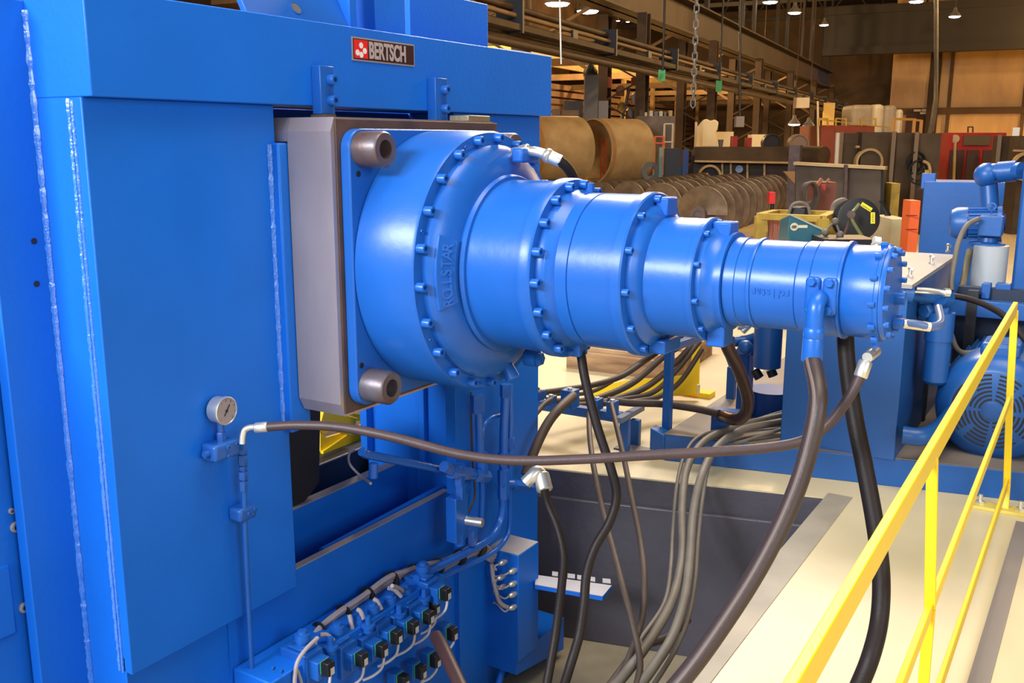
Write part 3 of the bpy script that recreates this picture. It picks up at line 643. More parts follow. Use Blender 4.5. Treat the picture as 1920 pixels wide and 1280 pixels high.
q = MB(); q.tube([pd(985, 905, 3.95), pd(997, 893, 3.95), pd(1006, 884, 3.96), pd(1014, 889, 3.97)], .027, 14); q.build('elbow', CHROME, hs)
hose('pit_hose', [(1104, 775, 5.4), (1106, 820, 5.1), (1114, 880, 4.8), (1131, 960, 4.6), (1150, 1030, 4.4), (1168, 1100, 4.2), (1184, 1160, 4.1), (1200, 1240, 4.0), (1190, 1300, 3.9)], .0145, RUBBERB, 'brown hose dropping straight from the left clamp of the blue stand into the pit')
hose('pit_hose', [(1146, 757, 5.4), (1154, 790, 5.2), (1168, 850, 4.95), (1185, 935, 4.7), (1200, 1010, 4.5), (1208, 1080, 4.3), (1205, 1150, 4.2), (1188, 1210, 4.1), (1150, 1300, 4.0)], .0145, RUBBERB, 'brown hose dropping from the right stand clamp and curving back in the pit')
hose('grey_hose', [(1500, 772, 5.9), (1440, 785, 5.85), (1380, 800, 5.75), (1322, 826, 5.6), (1289, 875, 5.3), (1279, 950, 5.0), (1279, 1040, 4.7), (1262, 1120, 4.4), (1225, 1190, 4.2), (1175, 1260, 4.0), (1130, 1310, 3.9)], .022, RUBBERG, 'left one of two thick grey hoses dropping from the skid into the pit')
hose('grey_hose', [(1500, 785, 5.85), (1450, 793, 5.8), (1390, 806, 5.65), (1344, 838, 5.4), (1316, 890, 5.1), (1300, 960, 4.9), (1293, 1050, 4.6), (1284, 1120, 4.4), (1262, 1190, 4.2), (1225, 1250, 4.0), (1180, 1310, 3.9)], .022, RUBBERG, 'right one of two thick grey hoses dropping from the skid into the pit')
hose('grey_hose', [(1500, 762, 6.0), (1440, 780, 5.95), (1375, 800, 5.85), (1312, 818, 5.7), (1285, 850, 5.5), (1270, 905, 5.25), (1262, 990, 5.0), (1258, 1060, 4.7), (1246, 1130, 4.45), (1200, 1200, 4.2)], .011, RUBBERG, 'thin grey hose running just left of the two thick grey hoses')
hose('grey_hose', [(1500, 795, 5.8), (1440, 812, 5.7), (1385, 830, 5.65), (1350, 842, 5.6), (1330, 870, 5.4), (1318, 930, 5.2), (1309, 1010, 4.9), (1303, 1090, 4.65), (1290, 1160, 4.45), (1262, 1225, 4.25), (1215, 1300, 4.1)], .011, RUBBERG, 'thin grey hose running just right of the two thick grey hoses')
0 and hose('pit_hose', [(1415, 1120, 3.9), (1392, 1165, 3.8), (1340, 1225, 3.6), (1290, 1290, 3.5)], .02, RUBBERB, 'dark brown hose lying along the rim at the lower right corner of the pit')
hose('pit_hose', [(1290, 1160, 4.6), (1250, 1195, 4.5), (1200, 1215, 4.4), (1140, 1290, 4.2)], .02, RUBBERB, 'brown hose on the pit floor crossing beneath the grey hoses')
hose('curled_hose', [(1350, 600, 5.2), (1362, 645, 5.25), (1384, 690, 5.3), (1400, 735, 5.4), (1402, 762, 5.45), (1392, 782, 5.5), (1375, 786, 5.55), (1360, 781, 5.7), (1350, 779, 5.9)], .036, mat('wine_dark_rubber', (.045, .018, .014), .3, bump=.1), 'short dark wine coloured hose curling down from the pump pipes to a blue clamp', seg=16)
hose('floor_hose', [(1348, 775, 5.75), (1300, 765, 5.9), (1240, 757, 6.0), (1180, 755, 6.05), (1140, 750, 6.1)], .024, RUBBERB, 'brown hose lying level from the blue stand to the clamp of the curled hose')
bun = [((1278, 628), (1215, 672), (1165, 705), (1110, 722), (1060, 730), (1000, 738), .018), ((1290, 640), (1245, 668), (1190, 715), (1135, 742), (1090, 752), (1040, 752), .020), ((1300, 645), (1258, 688), (1212, 725), (1160, 746), (1110, 757), (1075, 760), .019),
       ((1312, 640), (1268, 695), (1225, 735), (1170, 748), (1140, 752), (1110, 757), .016), ((1316, 655), (1278, 712), (1240, 742), (1190, 752), (1160, 754), (1130, 757), .016), ((1296, 620), (1228, 660), (1120, 730), (1050, 738), (1020, 735), (1000, 725), .013)]
labs = ['uppermost brown hose of the bundle fanning out from the blue stand', 'second brown hose from the top of the fanned bundle', 'middle brown hose of the fanned bundle', 'thin brown hose below the middle of the fanned bundle', 'lowest brown hose of the fanned bundle', 'thinnest brown hose crossing the top of the fanned bundle']
for (i, row) in enumerate(bun):
    hose('bundle_hose', [(u, v, 7.0-.16*k) for k, (u, v) in enumerate(row[:6])], row[6]*1.15, RUBBERB, labs[i], group='hoses fanning out over the blue stand')
hose('floor_hose', [(1075, 742, 5.6), (1050, 765, 5.4), (1028, 792, 5.3), (1006, 835, 5.2), (985, 890, 5.15)], .027, RUBBERB, 'thick brown hose curving from the tall clamp down behind the right column')
hose('floor_hose', [(1034, 748, 5.9), (1020, 758, 5.8), (1005, 775, 5.7)], .016, RUBBERB, 'short brown hose at the left end of the blue stand')
# silver elbow and hose on top of the big stage
th_ = hose('top_hose', [pd(1048, 300, 3.66), pd(1062, 312, 3.68), pd(1074, 330, 3.72), pd(1080, 352, 3.8)], .020, RUBBER, 'short black hose with silver elbow leaving the top of the big gearbox stage',
   fit=[(pd(958, 287, 3.78), pd(975, 285, 3.72), .020, CHROME), (pd(975, 286, 3.72), pd(992, 283, 3.70), .028, CHROME), (pd(1024, 290, 3.68), pd(1031, 294, 3.67), .028, CHROME), (pd(1030, 293, 3.67), pd(1052, 303, 3.67), .024, CHROME)])
q = MB(); q.tube([pd(988, 284, 3.71), pd(1002, 284, 3.69), pd(1015, 287, 3.68), pd(1028, 292, 3.67)], .019, 14); q.build('elbow', CHROME, th_)
# ------------------------------------------------------------------ pipe work under the gearbox, on the right column
XQ = -2.50
PIPEB = mat('bright_blue_pipe_paint', (.014, .13, .58), .22, spec=.6, bump=.3, bs=60)
def pp(pts, r, x=XQ, seg=12): q = MB(); q.tube([px(u, v, x) for u, v in pts], r*1.3, seg); return q
ch = thing('hydraulic_pipework', px(900, 1010, XQ), 'cluster of blue hydraulic pipes and fittings in front of the right column under the gearbox', 'pipework')
pp([(897, 742), (898, 800), (900, 860), (903, 890)], .014).build('pipe', PIPEB, ch)
pp([(948, 735), (945, 800), (944, 850), (944, 900)], .017).build('pipe', PIPEB, ch)
pp([(957, 720), (957, 800), (956, 850), (956, 920), (956, 980), (948, 1010), (925, 1035), (880, 1058), (835, 1078), (790, 1103)], .010).build('pipe', PIPEB, ch)
pp([(942, 900), (942, 950), (935, 985), (915, 1012), (875, 1035), (830, 1058), (780, 1085)], .015).build('pipe', PIPEB, ch)
pp([(903, 880), (904, 930), (902, 975)], .011).build('pipe', PIPEB, ch)
pp([(903, 850), (905, 805), (918, 785), (940, 777), (960, 768)], .008, XQ-.05).build('pipe', PIPEB, ch)
pp([(678, 846), (690, 852), (740, 862), (800, 874), (845, 884), (880, 886)], .015, -2.56).build('pipe', PIPEB, ch)
pp([(700, 868), (700, 895)], .016, -2.62).build('pipe', PIPEB, ch)
pp([(868, 888), (895, 892), (912, 893)], .019).build('pipe', PIPEB, ch)
pp([(940, 906), (965, 908), (985, 910)], .018).build('pipe', PIPEB, ch)
def nut(u, v0, v1, r, x=XQ, m=PIPEB, name='pipe_fitting', u1=None):
    q = MB(); a = px(u, v0, x); c_ = px(u if u1 is None else u1, v1, x); q.hexnut(a, c_-a, r*1.3, (c_-a).length); q.build(name, m, ch)
for a in ((896, 740, 774, .026), (903, 848, 900, .024), (944, 848, 872, .022), (944, 880, 935, .024), (860, 870, 910, .023), (862, 905, 935, .024), (948, 720, 745, .022), (957, 820, 840, .018)): nut(*a)
for (u0, v0, u1, v1, r) in ((832, 874, 848, 884, .022), (888, 890, 914, 893, .026), (962, 908, 995, 912, .022), (845, 884, 880, 887, .026)): nut(u0, v0, v1, r, u1=u1)
q = MB(); a = px(848, 935, XQ); c_ = px(872, 1005, XQ); q.box(XQ-.04, XQ+.02, a.y, c_.y, c_.z, a.z); q.build('cartridge_block', PIPEB, ch, bevel=.004)
q = MB(); q.cyl(px(860, 1000, XQ), px(862, 1020, XQ), .025, 12); q.build('pipe_fitting', PIPEB, ch); q = MB(); q.hexnut(px(884, 992, XQ), px(884, 1018, XQ)-px(884, 992, XQ), .028, .08); q.build('pipe_fitting', PIPEB, ch)
q = MB(); q.cyl(px(872, 975, XQ+.01), px(905, 980, XQ+.10), .022, 20); q.cyl(px(868, 974, XQ), px(874, 976, XQ+.02), .024, 20); q.build('silver_coil', CHROME, ch)
q = MB(); q.tube([px(883, 735, -2.60), px(884, 800, -2.60), (px(886, 860, -2.60)), px(890, 930, -2.6), px(878, 960, -2.6)], .006, 8)
tag(q.build('small_cable', RUBBERB), 'thin brown cable hanging beside the blue pipes under the gearbox', 'cable')
# chain guard style support bars behind: vertical plates right of the guide bar
q = MB(); q.box(-2.62, -2.56, px(842, 800, -2.6).y, px(870, 800, -2.6).y, .22, .98); q.build('mount_rail', BLUE, ch, bevel=.003)
# ------------------------------------------------------------------ junction box with cable glands
jb = thing('junction_box', (-2.57, 4.08, -.85), 'upright blue junction box with silver cable glands beside the right column foot', 'junction box')
q = MB(); yA = 3.98; q.box(-2.69, -2.45, yA, 4.19, -.83, -.215); q.build('box_body', BLUE, jb, bevel=.004)
q = MB(); q.box(-2.689, -2.452, yA+.003, 4.187, -.216, -.2125); q.build('box_lid', GREYT, jb)
q = MB(); q.prism([(-2.68, yA-.004, -.90), (-2.68, 4.5, -1.0), (-2.68, 4.5, -.80), (-2.68, yA-.004, -.80)], (.22, 0, 0)); q.build('box_bracket', BLUE, jb)
for (u, v) in ((948, 1052), (966, 1068), (944, 1080), (966, 1092), (966, 1112), (966, 1136), (946, 1098)):
    r = ray(u, v); p = CC+r*((yA-CAMH*0)/r.y)
    q = MB(); q.lathe(p+Vector((0, 0, 0)), (-.25, -1, 0), [(-.01, .012), (.012, .014), (.013, .017), (.024, .017), (.026, .013), (.04, .012), (.046, .007)], 12); q.build('cable_gland', CHROME, jb)
    q = MB(); m_ = py(925, 1065+(v-1050)*.75, yA-.05); q.tube([p+Vector((-.01, -.045, 0)), p+Vector((-.03, -.06, -.012)), m_+Vector((.02, 0, 0)), m_], .0045, 6); q.build('gland_cable', CABLE, jb)
q = MB(); q.tube([py(922, 1058, yA-.05), py(925, 1085, yA-.05), py(930, 1108, yA-.05), py(938, 1130, yA-.05), py(955, 1140, yA-.03)], .012, 10)
tag(q.build('cable_loom', CABLE), 'short pale cable loom hanging down in front of the cable glands', 'cable')
q = MB(); q.tube([(-2.57, 4.03, -.83), (-2.57, 4.02, -.90), (-2.55, 3.92, -1.0), (-2.5, 3.8, -1.05)], .018, 12); q.build('conduit', BLUE, jb)
# hose support bracket
hb2 = thing('hose_bracket', (-2.3, 4.2, -.5), 'flat blue bracket with pale notched top holding two black hoses', 'bracket')
c0 = px(1008, 1088, -2.44); zB = c0.z
P0 = pz(1005, 1078, zB); P1 = pz(1147, 1098, zB); P2 = pz(1130, 1118, zB); P3 = pz(1003, 1096, zB)
q = MB(); q.prism([P0, P1, P2, P3], (0, 0, -.025)); q.build('bracket_bar', BLUE, hb2, bevel=.002)
q = MB(); q.prism([P0, P1, P2, P3], (0, 0, .003)); q.build('bracket_top', mat('bracket_pale', (.40, .38, .40), .5), hb2)
for (ua, ub) in ((1035, 1046), (1064, 1078), (1082, 1092), (1106, 1116), (1130, 1145)):
    q = MB(); v_ = 1080+(ua-1040)*.14; w0 = pz(ua, v_, zB+.003); w1 = pz(ub, v_+1.5, zB+.003); n_ = (P0-P3).normalized(); q.prism([w0, w1, w1+n_*.05, w0+n_*.05], (0, 0, .004)); q.build('notch_tab', mat('bracket_pale', (.4, .38, .4), .5), hb2)
# ------------------------------------------------------------------ valve bank
vb = thing('valve_manifold', (-2.5, 2.8, -.45), 'long blue valve manifold block bolted below the lower beam', 'manifold')
vy = px(505, 1245, -2.50).y
q = MB(); q.box(-2.66, -2.46, px(505, 1240, -2.46).y, 3.34, -.42, .0-.06); q.build('manifold_block', BLUE, vb, bevel=.006)
q = MB(); q.bolt(px(512, 1252, -2.459), AX, .008, .006, 10); q.bolt(px(528, 1258, -2.459), AX, .008, .006, 10); q.build('manifold_bolt', BLUE2, vb)
def valve_proto():
    t = thing('solenoid_valve', (0, 0, 0), 'x', 'valve')
    q = MB(); q.box(-.12, .02, -.046, .046, -.13, .012); q.box(-.09, .0, -.034, .034, .012, .026); q.build('valve_body', BLUE2, t, bevel=.005)
    q = MB(); q.box(.015, .065, -.034, .034, -.085, -.008); q.build('coil', BLUE2, t, bevel=.004)
    q = MB(); q.lathe((-.04, 0, .02), (0, 0, 1), [(0, .033), (.008, .034), (.012, .028), (.025, .028), (.027, .033), (.052, .030), (.054, .020), (.066, .018), (.068, .0)], 12); q.build('adjuster_cap', BLUE2, t)
    q = MB(); q.box(.065, .068, -.021, .021, -.058, -.008); q.build('gasket', mat('green_gasket', (.05, .45, .20), .5), t)
    q = MB(); q.box(.068, .105, -.020, .020, -.062, -.006); c = q.build('connector', BLACKP, t, bevel=.004)
    q = MB(); q.box(.099, .1065, -.006, .014, -.058, -.030); q.build('cable_label', mat('pale_label', (.62, .58, .55), .5), c)
    q = MB(); q.tube([(.09, .003, -.058), (.09, .004, -.085), (.082, -.004, -.12), (.06, -.03, -.145), (.03, -.06, -.16)], .0058, 8); q.build('cable_tail', mat('white_cable', (.60, .55, .58), .5), t)
    return t
VP_ = valve_proto()
con = [(622, 1254), (685, 1237), (723, 1220), (750, 1195), (781, 1177), (810, 1158), (821, 1140), (842, 1114)]
vl = ['first solenoid valve from the left end of the bank', 'second solenoid valve from the left end of the bank', 'third solenoid valve from the left end of the bank', 'fourth solenoid valve from the left end of the bank',
      'fifth solenoid valve from the left end of the bank', 'third solenoid valve from the right end of the bank', 'second solenoid valve from the right end of the bank, set back', 'solenoid valve at the right end of the bank']
for i, (u, v) in enumerate(con):
    p = px(u, v, -2.35); loc = p-Vector((.105, 0, -.034))
    if i == 6: loc = px(u, v, -2.40)-Vector((.105, 0, -.034))
    o = VP_ if i == 0 else dup(VP_, loc); o.location = loc; o['label'] = vl[i] + ', black connector in front'; o['group'] = 'solenoid valves on the manifold'
low = [(750, 1274), (783, 1256), (810, 1235), (842, 1185)]
ll = ['first', 'second', 'third', 'last']
LPv = thing('cable_connector', (0, 0, 0), 'x', 'connector')
q = MB(); q.box(0, .037, -.020, .020, -.03, .03); c = q.build('connector_body', BLACKP, LPv, bevel=.004)
q = MB(); q.box(-.003, 0, -.021, .021, -.03, .03); q.build('gasket', MATS['green_gasket'], LPv)
q = MB(); q.box(-.05, -.003, -.03, .03, -.045, .035); q.build('coil', BLUE2, LPv, bevel=.004)
q = MB(); q.box(.032, .0385, -.006, .014, -.027, .0); q.build('cable_label', MATS['pale_label'], c)
q = MB(); q.tube([(.022, .003, -.028), (.022, .0, -.05), (.01, -.03, -.075), (-.01, -.06, -.085)], .0058, 8); q.build('cable_tail', MATS['white_cable'], LPv)
for i, (u, v) in enumerate(low):
    p = px(u, v, -2.38); o = LPv if i == 0 else dup(LPv, p); o.location = p; o['label'] = 'black lower row cable connector on a blue coil, %s from the left' % ll[i] if i < 3 else 'black lower row cable connector nearest the cable glands'; o['group'] = 'lower row of black connectors'
# intermediate adjuster caps behind the valves
for (u, v, lab) in ((620, 1203, 'between the first and second valves'), (690, 1163, 'behind the third valve'), (748, 1143, 'behind the fourth valve'), (795, 1112, 'beside the rightmost valve')):
    p = px(u, v, -2.44); q = MB(); q.lathe(p-ZP*.05, (0, 0, 1), [(0, .022), (.02, .022), (.022, .03), (.034, .03), (.036, .014), (.07, .012), (.072, 0)], 10)
    tag(q.build('relief_cap', BLUE2), 'small blue pointed adjuster cap ' + lab, 'adjuster cap')
# cable loom along the manifold, with ties and branches
lm = thing('cable_loom', px(700, 1140, -2.50), 'bundle of pale grey cables tied along the top of the valve bank', 'cable loom')
path = [(583, 1206), (600, 1182), (645, 1149), (690, 1116), (735, 1087), (775, 1073), (820, 1062), (862, 1044), (900, 1028), (925, 1046)]
PP = spline([px(u, v, -2.60) for u, v in path], 6)
for k in range(9):
    an = 2*PI*k/8; o_ = Vector((.4*math.sin(an), math.cos(an)*.3, math.sin(an)))*(.026 if k < 8 else 0); q = MB()
    q.tube([p+o_*(1+.18*math.sin(i*.55+k)) for i, p in enumerate(PP)], .0125, 6, 0); q.build('cable', CABLE, lm)
for i in range(6, len(PP)-4, 6):
    d = (PP[i+1]-PP[i]).normalized(); q = MB(); q.lathe(PP[i], d, [(-.004, .042), (.004, .042)], 16); q.build('cable_tie', TIE, lm)
for (u0, v0, u1, v1) in ((655, 1152, 663, 1196), (670, 1142, 682, 1160), (700, 1122, 715, 1142), (728, 1102, 752, 1118), (592, 1196, 589, 1225), (600, 1190, 625, 1200), (765, 1118, 735, 1098)):
    q = MB(); a = px(u0, v0, -2.50); c_ = px(u1, v1, -2.47); q.tube([a, (a+c_)/2+ZP*.012, c_], .0095, 8); q.build('cable_branch', CABLE, lm)
q = MB(); q.tube([px(u, v, -2.44) for u, v in ((596, 1195), (575, 1215), (558, 1240), (553, 1270), (553, 1300))], .008, 8); q.tube([px(u, v, -2.44) for u, v in ((554, 1250), (560, 1262), (568, 1290))], .006, 8)
q.build('cable_branch', CABLE, lm)
hose('manifold_hose', [(818, 1193, 4.05), (835, 1225, 3.9), (870, 1300, 3.7)], .028, mat('dark_hose2', (.05, .02, .018), .5), 'dark hose slanting down behind the right end of the valve bank')
# things at the far left edge, behind the side plate
sb = thing('side_actuator', (-3.0, 1.45, .3), 'blue actuator block with bolts at the far left edge behind the side plate', 'actuator')
q = MB(); q.box(-3.27, -2.95, .9, 1.86, PZ, 1.42); q.build('actuator_body', BLUE, sb, bevel=.01)
q = MB(); q.box(-2.97, -2.94, 1.30, 1.61, .30, .55); q.build('actuator_cover', BLUE, sb, bevel=.01)
for (u, v) in ((22, 985), (38, 1135), (14, 955)): q = MB(); q.bolt(px(u, v, -2.97), AX, .018 if u != 14 else .01, .03); q.build('actuator_bolt', GREYT, sb)
q = MB(); q.box(-3.15, -2.955, 1.36, 1.60, .555, .562); q.box(-3.15, -2.955, 1.36, 1.6, .42, .427); q.build('rust_seam', RUSTLINE, sb)
# ================================================================== POWER UNIT ON ITS SKID
def sk(x): return 5.21+(x+2.19)*(5.60-5.21)/(1.89)      # front edge line of the skid
BT = mat('blue_tank_paint', (.012, .10, .36), .38, bump=.15, bs=40, var=.12, vs=4)
skd = thing('power_unit_skid', (-1.0, 6.2, 0), 'low blue skid tray carrying the hydraulic tank and pump motor', 'skid')
q = MB(); xa, xb = -2.17, 1.6
q.prism([(xa, sk(xa), 0), (xb, sk(xb), 0), (xb, sk(xb)+.10, 0), (xa, sk(xa)+.10, 0)], (0, 0, .16)); q.build('front_beam', BT, skd, bevel=.004)
q = MB(); q.prism([(xa-.01, sk(xa)+.004, .161), (xb, sk(xb)+.004, .161), (xb, 9.6, .161), (xa-.01, 9.6, .161)], (0, 0, .006)); q.prism([(xa, sk(xa)+.11, 0), (xb, sk(xb)+.11, 0), (xb, 9.6, 0), (xa, 9.6, 0)], (0, 0, .16)); q.build('tray', mat('dusty_tray', (.23, .19, .16), .55, col2=(.14, .11, .09), vs=2.5, bump=.1), skd)
q = MB(); q.prism([(xa-.10, sk(xa)-.0, .05), (xa, sk(xa), .02), (xa, sk(xa)+.10, .02), (xa-.10, sk(xa)+.10, .05)], (0, 0, .14)); q.build('end_hook', BT, skd, bevel=.01)
q = MB(); a = py(1256, 838, sk(-2.05)-.002); q.cyl(a, a+Vector((0, -.002, 0)), .03, 20); q.build('hook_hole', DARK, skd)
tk = thing('oil_tank', (-1.2, 6.2, .16), 'big blue rectangular hydraulic oil tank with grey top on the skid', 'tank')
pA = pz(1462, 831, .16); pB = pz(1690, 866, .16); TZ = 1.15
bk = pz(1792, 471, TZ)
q = MB(); xb0 = pB.x; yb0 = 7.05
xs = (bk.x-(-.9)); xR = pz(1706, 532, TZ).x
q.prism([(pA.x, pA.y, .16), (xR, pB.y, .16), (xR, yb0, .16), (pA.x, yb0, .16)], (0, 0, TZ-.18)); q.build('tank_body', BT, tk, bevel=.004)
q = MB(); q.prism([(pA.x-.02, pA.y-.02, TZ-.02), (xR+.02, pB.y-.02, TZ-.02), (xR+.02, yb0+.02, TZ-.02), (pA.x-.02, yb0+.02, TZ-.02)], (0, 0, .022)); q.build('tank_lid', mat('grey_tank_lid', (.36, .33, .31), .5, var=.15, vs=3), tk)
for i, (u, v) in enumerate(((1706, 520), (1746, 495), (1777, 473), (1637, 460))):
    p = pz(u, v, TZ); q = MB(); q.cyl(p, p+ZP*.05, .010, 10); q.hexnut(p+ZP*.0, (0, 0, 1), .018, .015); q.hexnut(p+ZP*.04, (.3, .5, 1), .018, .015); q.build('lid_stud', CHROME, tk)
# tall blue panel and riser pipes behind the tank
up = thing('upper_reservoir', (-.4, 7.6, .16), 'flat blue rectangular reservoir rising behind the tank lid', 'reservoir')
qa = pd(1722, 470, 7.6); qb = pd(1872, 470, 7.35); top = pd(1722, 339, 7.6).z
nn = Vector((-(qb-qa).y, (qb-qa).x, 0)).normalized()
q = MB(); q.prism([(qa.x, qa.y, .16), (qb.x, qb.y, .16), (qb.x+nn.x*.5, qb.y+nn.y*.5, .16), (qa.x+nn.x*.5, qa.y+nn.y*.5, .16)], (0, 0, top-.16)); q.build('reservoir_body', BT, up, bevel=.006)
q = MB(); a = pd(1742, 332, 7.56); q.box(a.x-.05, a.x+.05, a.y-.03, a.y+.02, a.z-.09, a.z+.03); q.build('lifting_tab', BLUEM, up, bevel=.004)
rs = thing('riser_pipe', pd(1872, 560, 6.6), 'thick blue riser pipe with elbow meeting the tall blue column at the right edge', 'pipe')
q = MB(); q.tube([pd(1862, 470, 6.7), pd(1857, 400, 6.7), pd(1854, 350, 6.7), pd(1852, 330, 6.7), pd(1862, 322, 6.65), pd(1885, 322, 6.6), pd(1915, 320, 6.5)], .058, 18); q.build('pipe_run', BT, rs)
q = MB(); q.sphere(pd(1850, 328, 6.68), .085, 18); q.cyl(pd(1872, 323, 6.62), pd(1906, 320, 6.55), .072, 18); q.build('pipe_coupling', BT, rs)
cl = thing('filter_column', pd(1925, 560, 6.2), 'tall blue column cut by the right edge of the view beside the riser pipe', 'column')
q = MB(); a = pd(1893, 560, 6.3); q.box(a.x, a.x+.5, a.y, a.y+.5, .16, pd(1893, 312, 6.3).z); q.build('column_body', BT, cl, bevel=.02)
q = MB(); a2 = pd(1893, 560, 6.28); q.box(a.x-.03, a.x+.55, a.y-.02, a.y+.5, a.z-.02, a.z+.06); q.build('collar', BT, cl, bevel=.01)
# small motor above the grey cylinder
def motor(name, c, axis, r, ln, label, mt=BT):
    t = thing(name, c-ZP*r, label, 'electric motor'); ax = Vector(axis).normalized()
    q = MB(); q.lathe(c, ax, [(0, r*.9), (ln*.62, r*.9)], 32)
    for i in range(20):
        an = 2*PI*i/20; e1, e2 = q.frame(ax); d = e1*math.cos(an)+e2*math.sin(an); q.bar(c+d*r*.93+ax*ln*.02, c+d*r*.93+ax*ln*.6, .006, r*.16, up=d)
    q.build('finned_frame', mt, t)
    q = MB(); q.lathe(c+ax*ln*.62, ax, [(0, r*1.02), (ln*.22, r*1.0), (ln*.33, r*.86), (ln*.38, r*.55), (ln*.38, 0)], 40, caps=False); q.build('fan_cover', mt, t)
    q = MB(); q.lathe(c, -ax, [(-.01, r*1.03), (ln*.06, r*1.03), (ln*.10, r*.6), (ln*.14, r*.5), (ln*.14, 0)], 32, caps=False); q.build('end_bell', mt, t)
    return t
m1c = pd(1872, 418, 6.4)
m1 = motor('cooler_motor', m1c, pd(1800, 418, 6.5)-m1c, .105, .30, 'small blue finned motor standing on the grey cylinder behind the tank lid')
q = MB(); a = pd(1858, 425, 6.22); q.box(a.x-.07, a.x+.07, a.y-.05, a.y+.06, a.z-.06, a.z+.07); q.build('terminal_box', BT, m1, bevel=.008)
q = MB(); a = pd(1859, 396, 6.35); q.ring(a+ZP*.03, (0, 1, 0), .018, .028, .01, 20); q.cyl(a-ZP*.03, a+ZP*.01, .008, 8); q.build('lifting_eye', BT, m1)
gc_ = thing('grey_filter_can', pd(1850, 548, 6.3), 'pale grey upright cylinder under the small motor behind the tank', 'filter')
q = MB(); q.lathe(pd(1850, 548, 6.3), ZP, [(0, .105), (pd(1850, 458, 6.3).z-pd(1850, 548, 6.3).z, .105)], 36); q.build('can', mat('pale_grey_can', (.40, .42, .44), .4), gc_)
q = MB(); q.lathe(pd(1850, 458, 6.3)-ZP*.01, ZP, [(0, .11), (.02, .11), (.03, .06), (.06, .055)], 30); q.build('can_lid', BT, gc_)
vz = thing('pump_valve_blocks', pd(1865, 575, 6.1), 'pair of small blue valve blocks in front of the grey cylinder', 'valve')
for (u0, u1) in ((1838, 1860), (1864, 1898)):
    a = pd(u0, 560, 6.0); c_ = pd(u1, 530, 6.0); q = MB(); q.box(a.x, c_.x, a.y, a.y+.08, a.z, c_.z); q.build('valve_block', BT, vz, bevel=.006)
a = pd(1845, 578, 6.05); c_ = pd(1905, 558, 6.05); q = MB(); q.box(a.x, c_.x, a.y, a.y+.1, a.z, c_.z); q.build('sub_plate', BT, vz, bevel=.004)
hose('conduit_hose', [(1835, 410, 6.15), (1812, 424, 6.1), (1797, 455, 6.05), (1790, 490, 6.0), (1784, 525, 5.98), (1784, 545, 5.95)], .016, RUBBERG, 'grey brown flexible hose looping from the small motor down past the tank corner')
hose('conduit_hose', [(1818, 470, 6.5), (1812, 500, 6.4), (1806, 530, 6.3), (1800, 548, 6.2)], .022, mat('olive_hose', (.20, .17, .10), .5), 'short olive hose beside the grey upright cylinder')
hose('pump_hose', [(1770, 552, 5.6), (1815, 560, 5.5), (1855, 575, 5.4), (1888, 597, 5.3), (1925, 640, 5.2)], .018, RUBBER, 'black hose arching right from the pipe tee above the big motor')
hose('pump_hose', [(1780, 618, 5.7), (1795, 655, 5.65), (1820, 662, 5.6), (1860, 650, 5.55), (1900, 640, 5.5)], .017, RUBBERG, 'brown hose sagging above the big round motor')
# pump frame: pipes, filter bowl, dark sheet for the recess shade
pf_ = thing('pump_support', pz(1790, 850, .16), 'blue pump support frame with cross rail between the tank and the big motor', 'frame')
y_ = 5.95
def bx(u0, v0, u1, v1, d, th, m, name, par, bv=.004):
    a = pd(u0, v1, d); c_ = pd(u1, v0, d); w_ = (c_.x-a.x); q = MB(); q.box(a.x, a.x+abs((pd(u1, v1, d)-a).length), a.y, a.y+th, a.z, c_.z); return q.build(name, m, par, bevel=bv)
a = pd(1715, 585, 6.3); c_ = pd(1925, 560, 6.3)
q = MB(); a = pz(1738, 870, .16); q.box(-.8, 1.6, 6.62, 6.7, .16, 1.0); q.build('recess_shade_sheet', mat('recess_shade_blue', (.01, .02, .05), .6), pf_)  # dark blue sheet, shade of the recess put into its colour
q = MB(); a = pd(1775, 560, 6.0); q.box(a.x, 1.6, a.y, a.y+.10, a.z-.10, a.z); q.build('cross_rail', BT, pf_, bevel=.004)
for (u, r_) in ((1712, .035), (1790, .03)):
    q = MB(); a = pd(u, 800, 6.1); q.box(a.x, a.x+.06, a.y, a.y+.06, .16, 1.0); q.build('upright', DARK, pf_)
pw = thing('return_filter', pd(1752, 730, 5.55), 'blue return filter bowl hanging from a pipe tee beside the tank', 'filter')
q = MB(); a = pd(1752, 722, 5.5); tp = pd(1752, 580, 5.5).z; q.lathe(a, ZP, [(0, .02), (.01, .05), (.03, .068), (tp-a.z-.16, .068), (tp-a.z-.16, .075), (tp-a.z, .075)], 32); q.build('filter_bowl', BT, pw)
q = MB(); a = pd(1750, 592, 5.48); q.box(a.x-.075, a.x+.085, a.y-.06, a.y+.08, a.z-.02, a.z+.08); q.hexnut(a+Vector((-.02, -.06, .04)), (-.4, -1, 0), .045, .05); q.build('filter_head', BT, pw, bevel=.008)
q = MB(); q.tube([pd(1690, 552, 5.3), pd(1720, 556, 5.35), pd(1760, 560, 5.4), pd(1775, 562, 5.45)], .030, 14); q.build('pipe', BT, pw)
q = MB(); q.cyl(pd(1690, 548, 5.2), pd(1707, 550, 5.2), .055, 24); q.build('pipe_flange', BT, pw); q = MB(); q.cyl(pd(1762, 558, 5.35), pd(1776, 560, 5.38), .05, 20); q.build('pipe_flange', BT, pw)
q = MB(); q.tube([pd(1718, 541, 5.3), pd(1745, 543, 5.3), pd(1775, 548, 5.3)], .010, 8); q.tube([pd(1715, 547, 5.25), pd(1745, 549, 5.25), pd(1772, 551, 5.3)], .007, 8); q.cyl(pd(1770, 548, 5.3), pd(1780, 549, 5.3), .025, 8); q.build('silver_line', CHROME, pw)
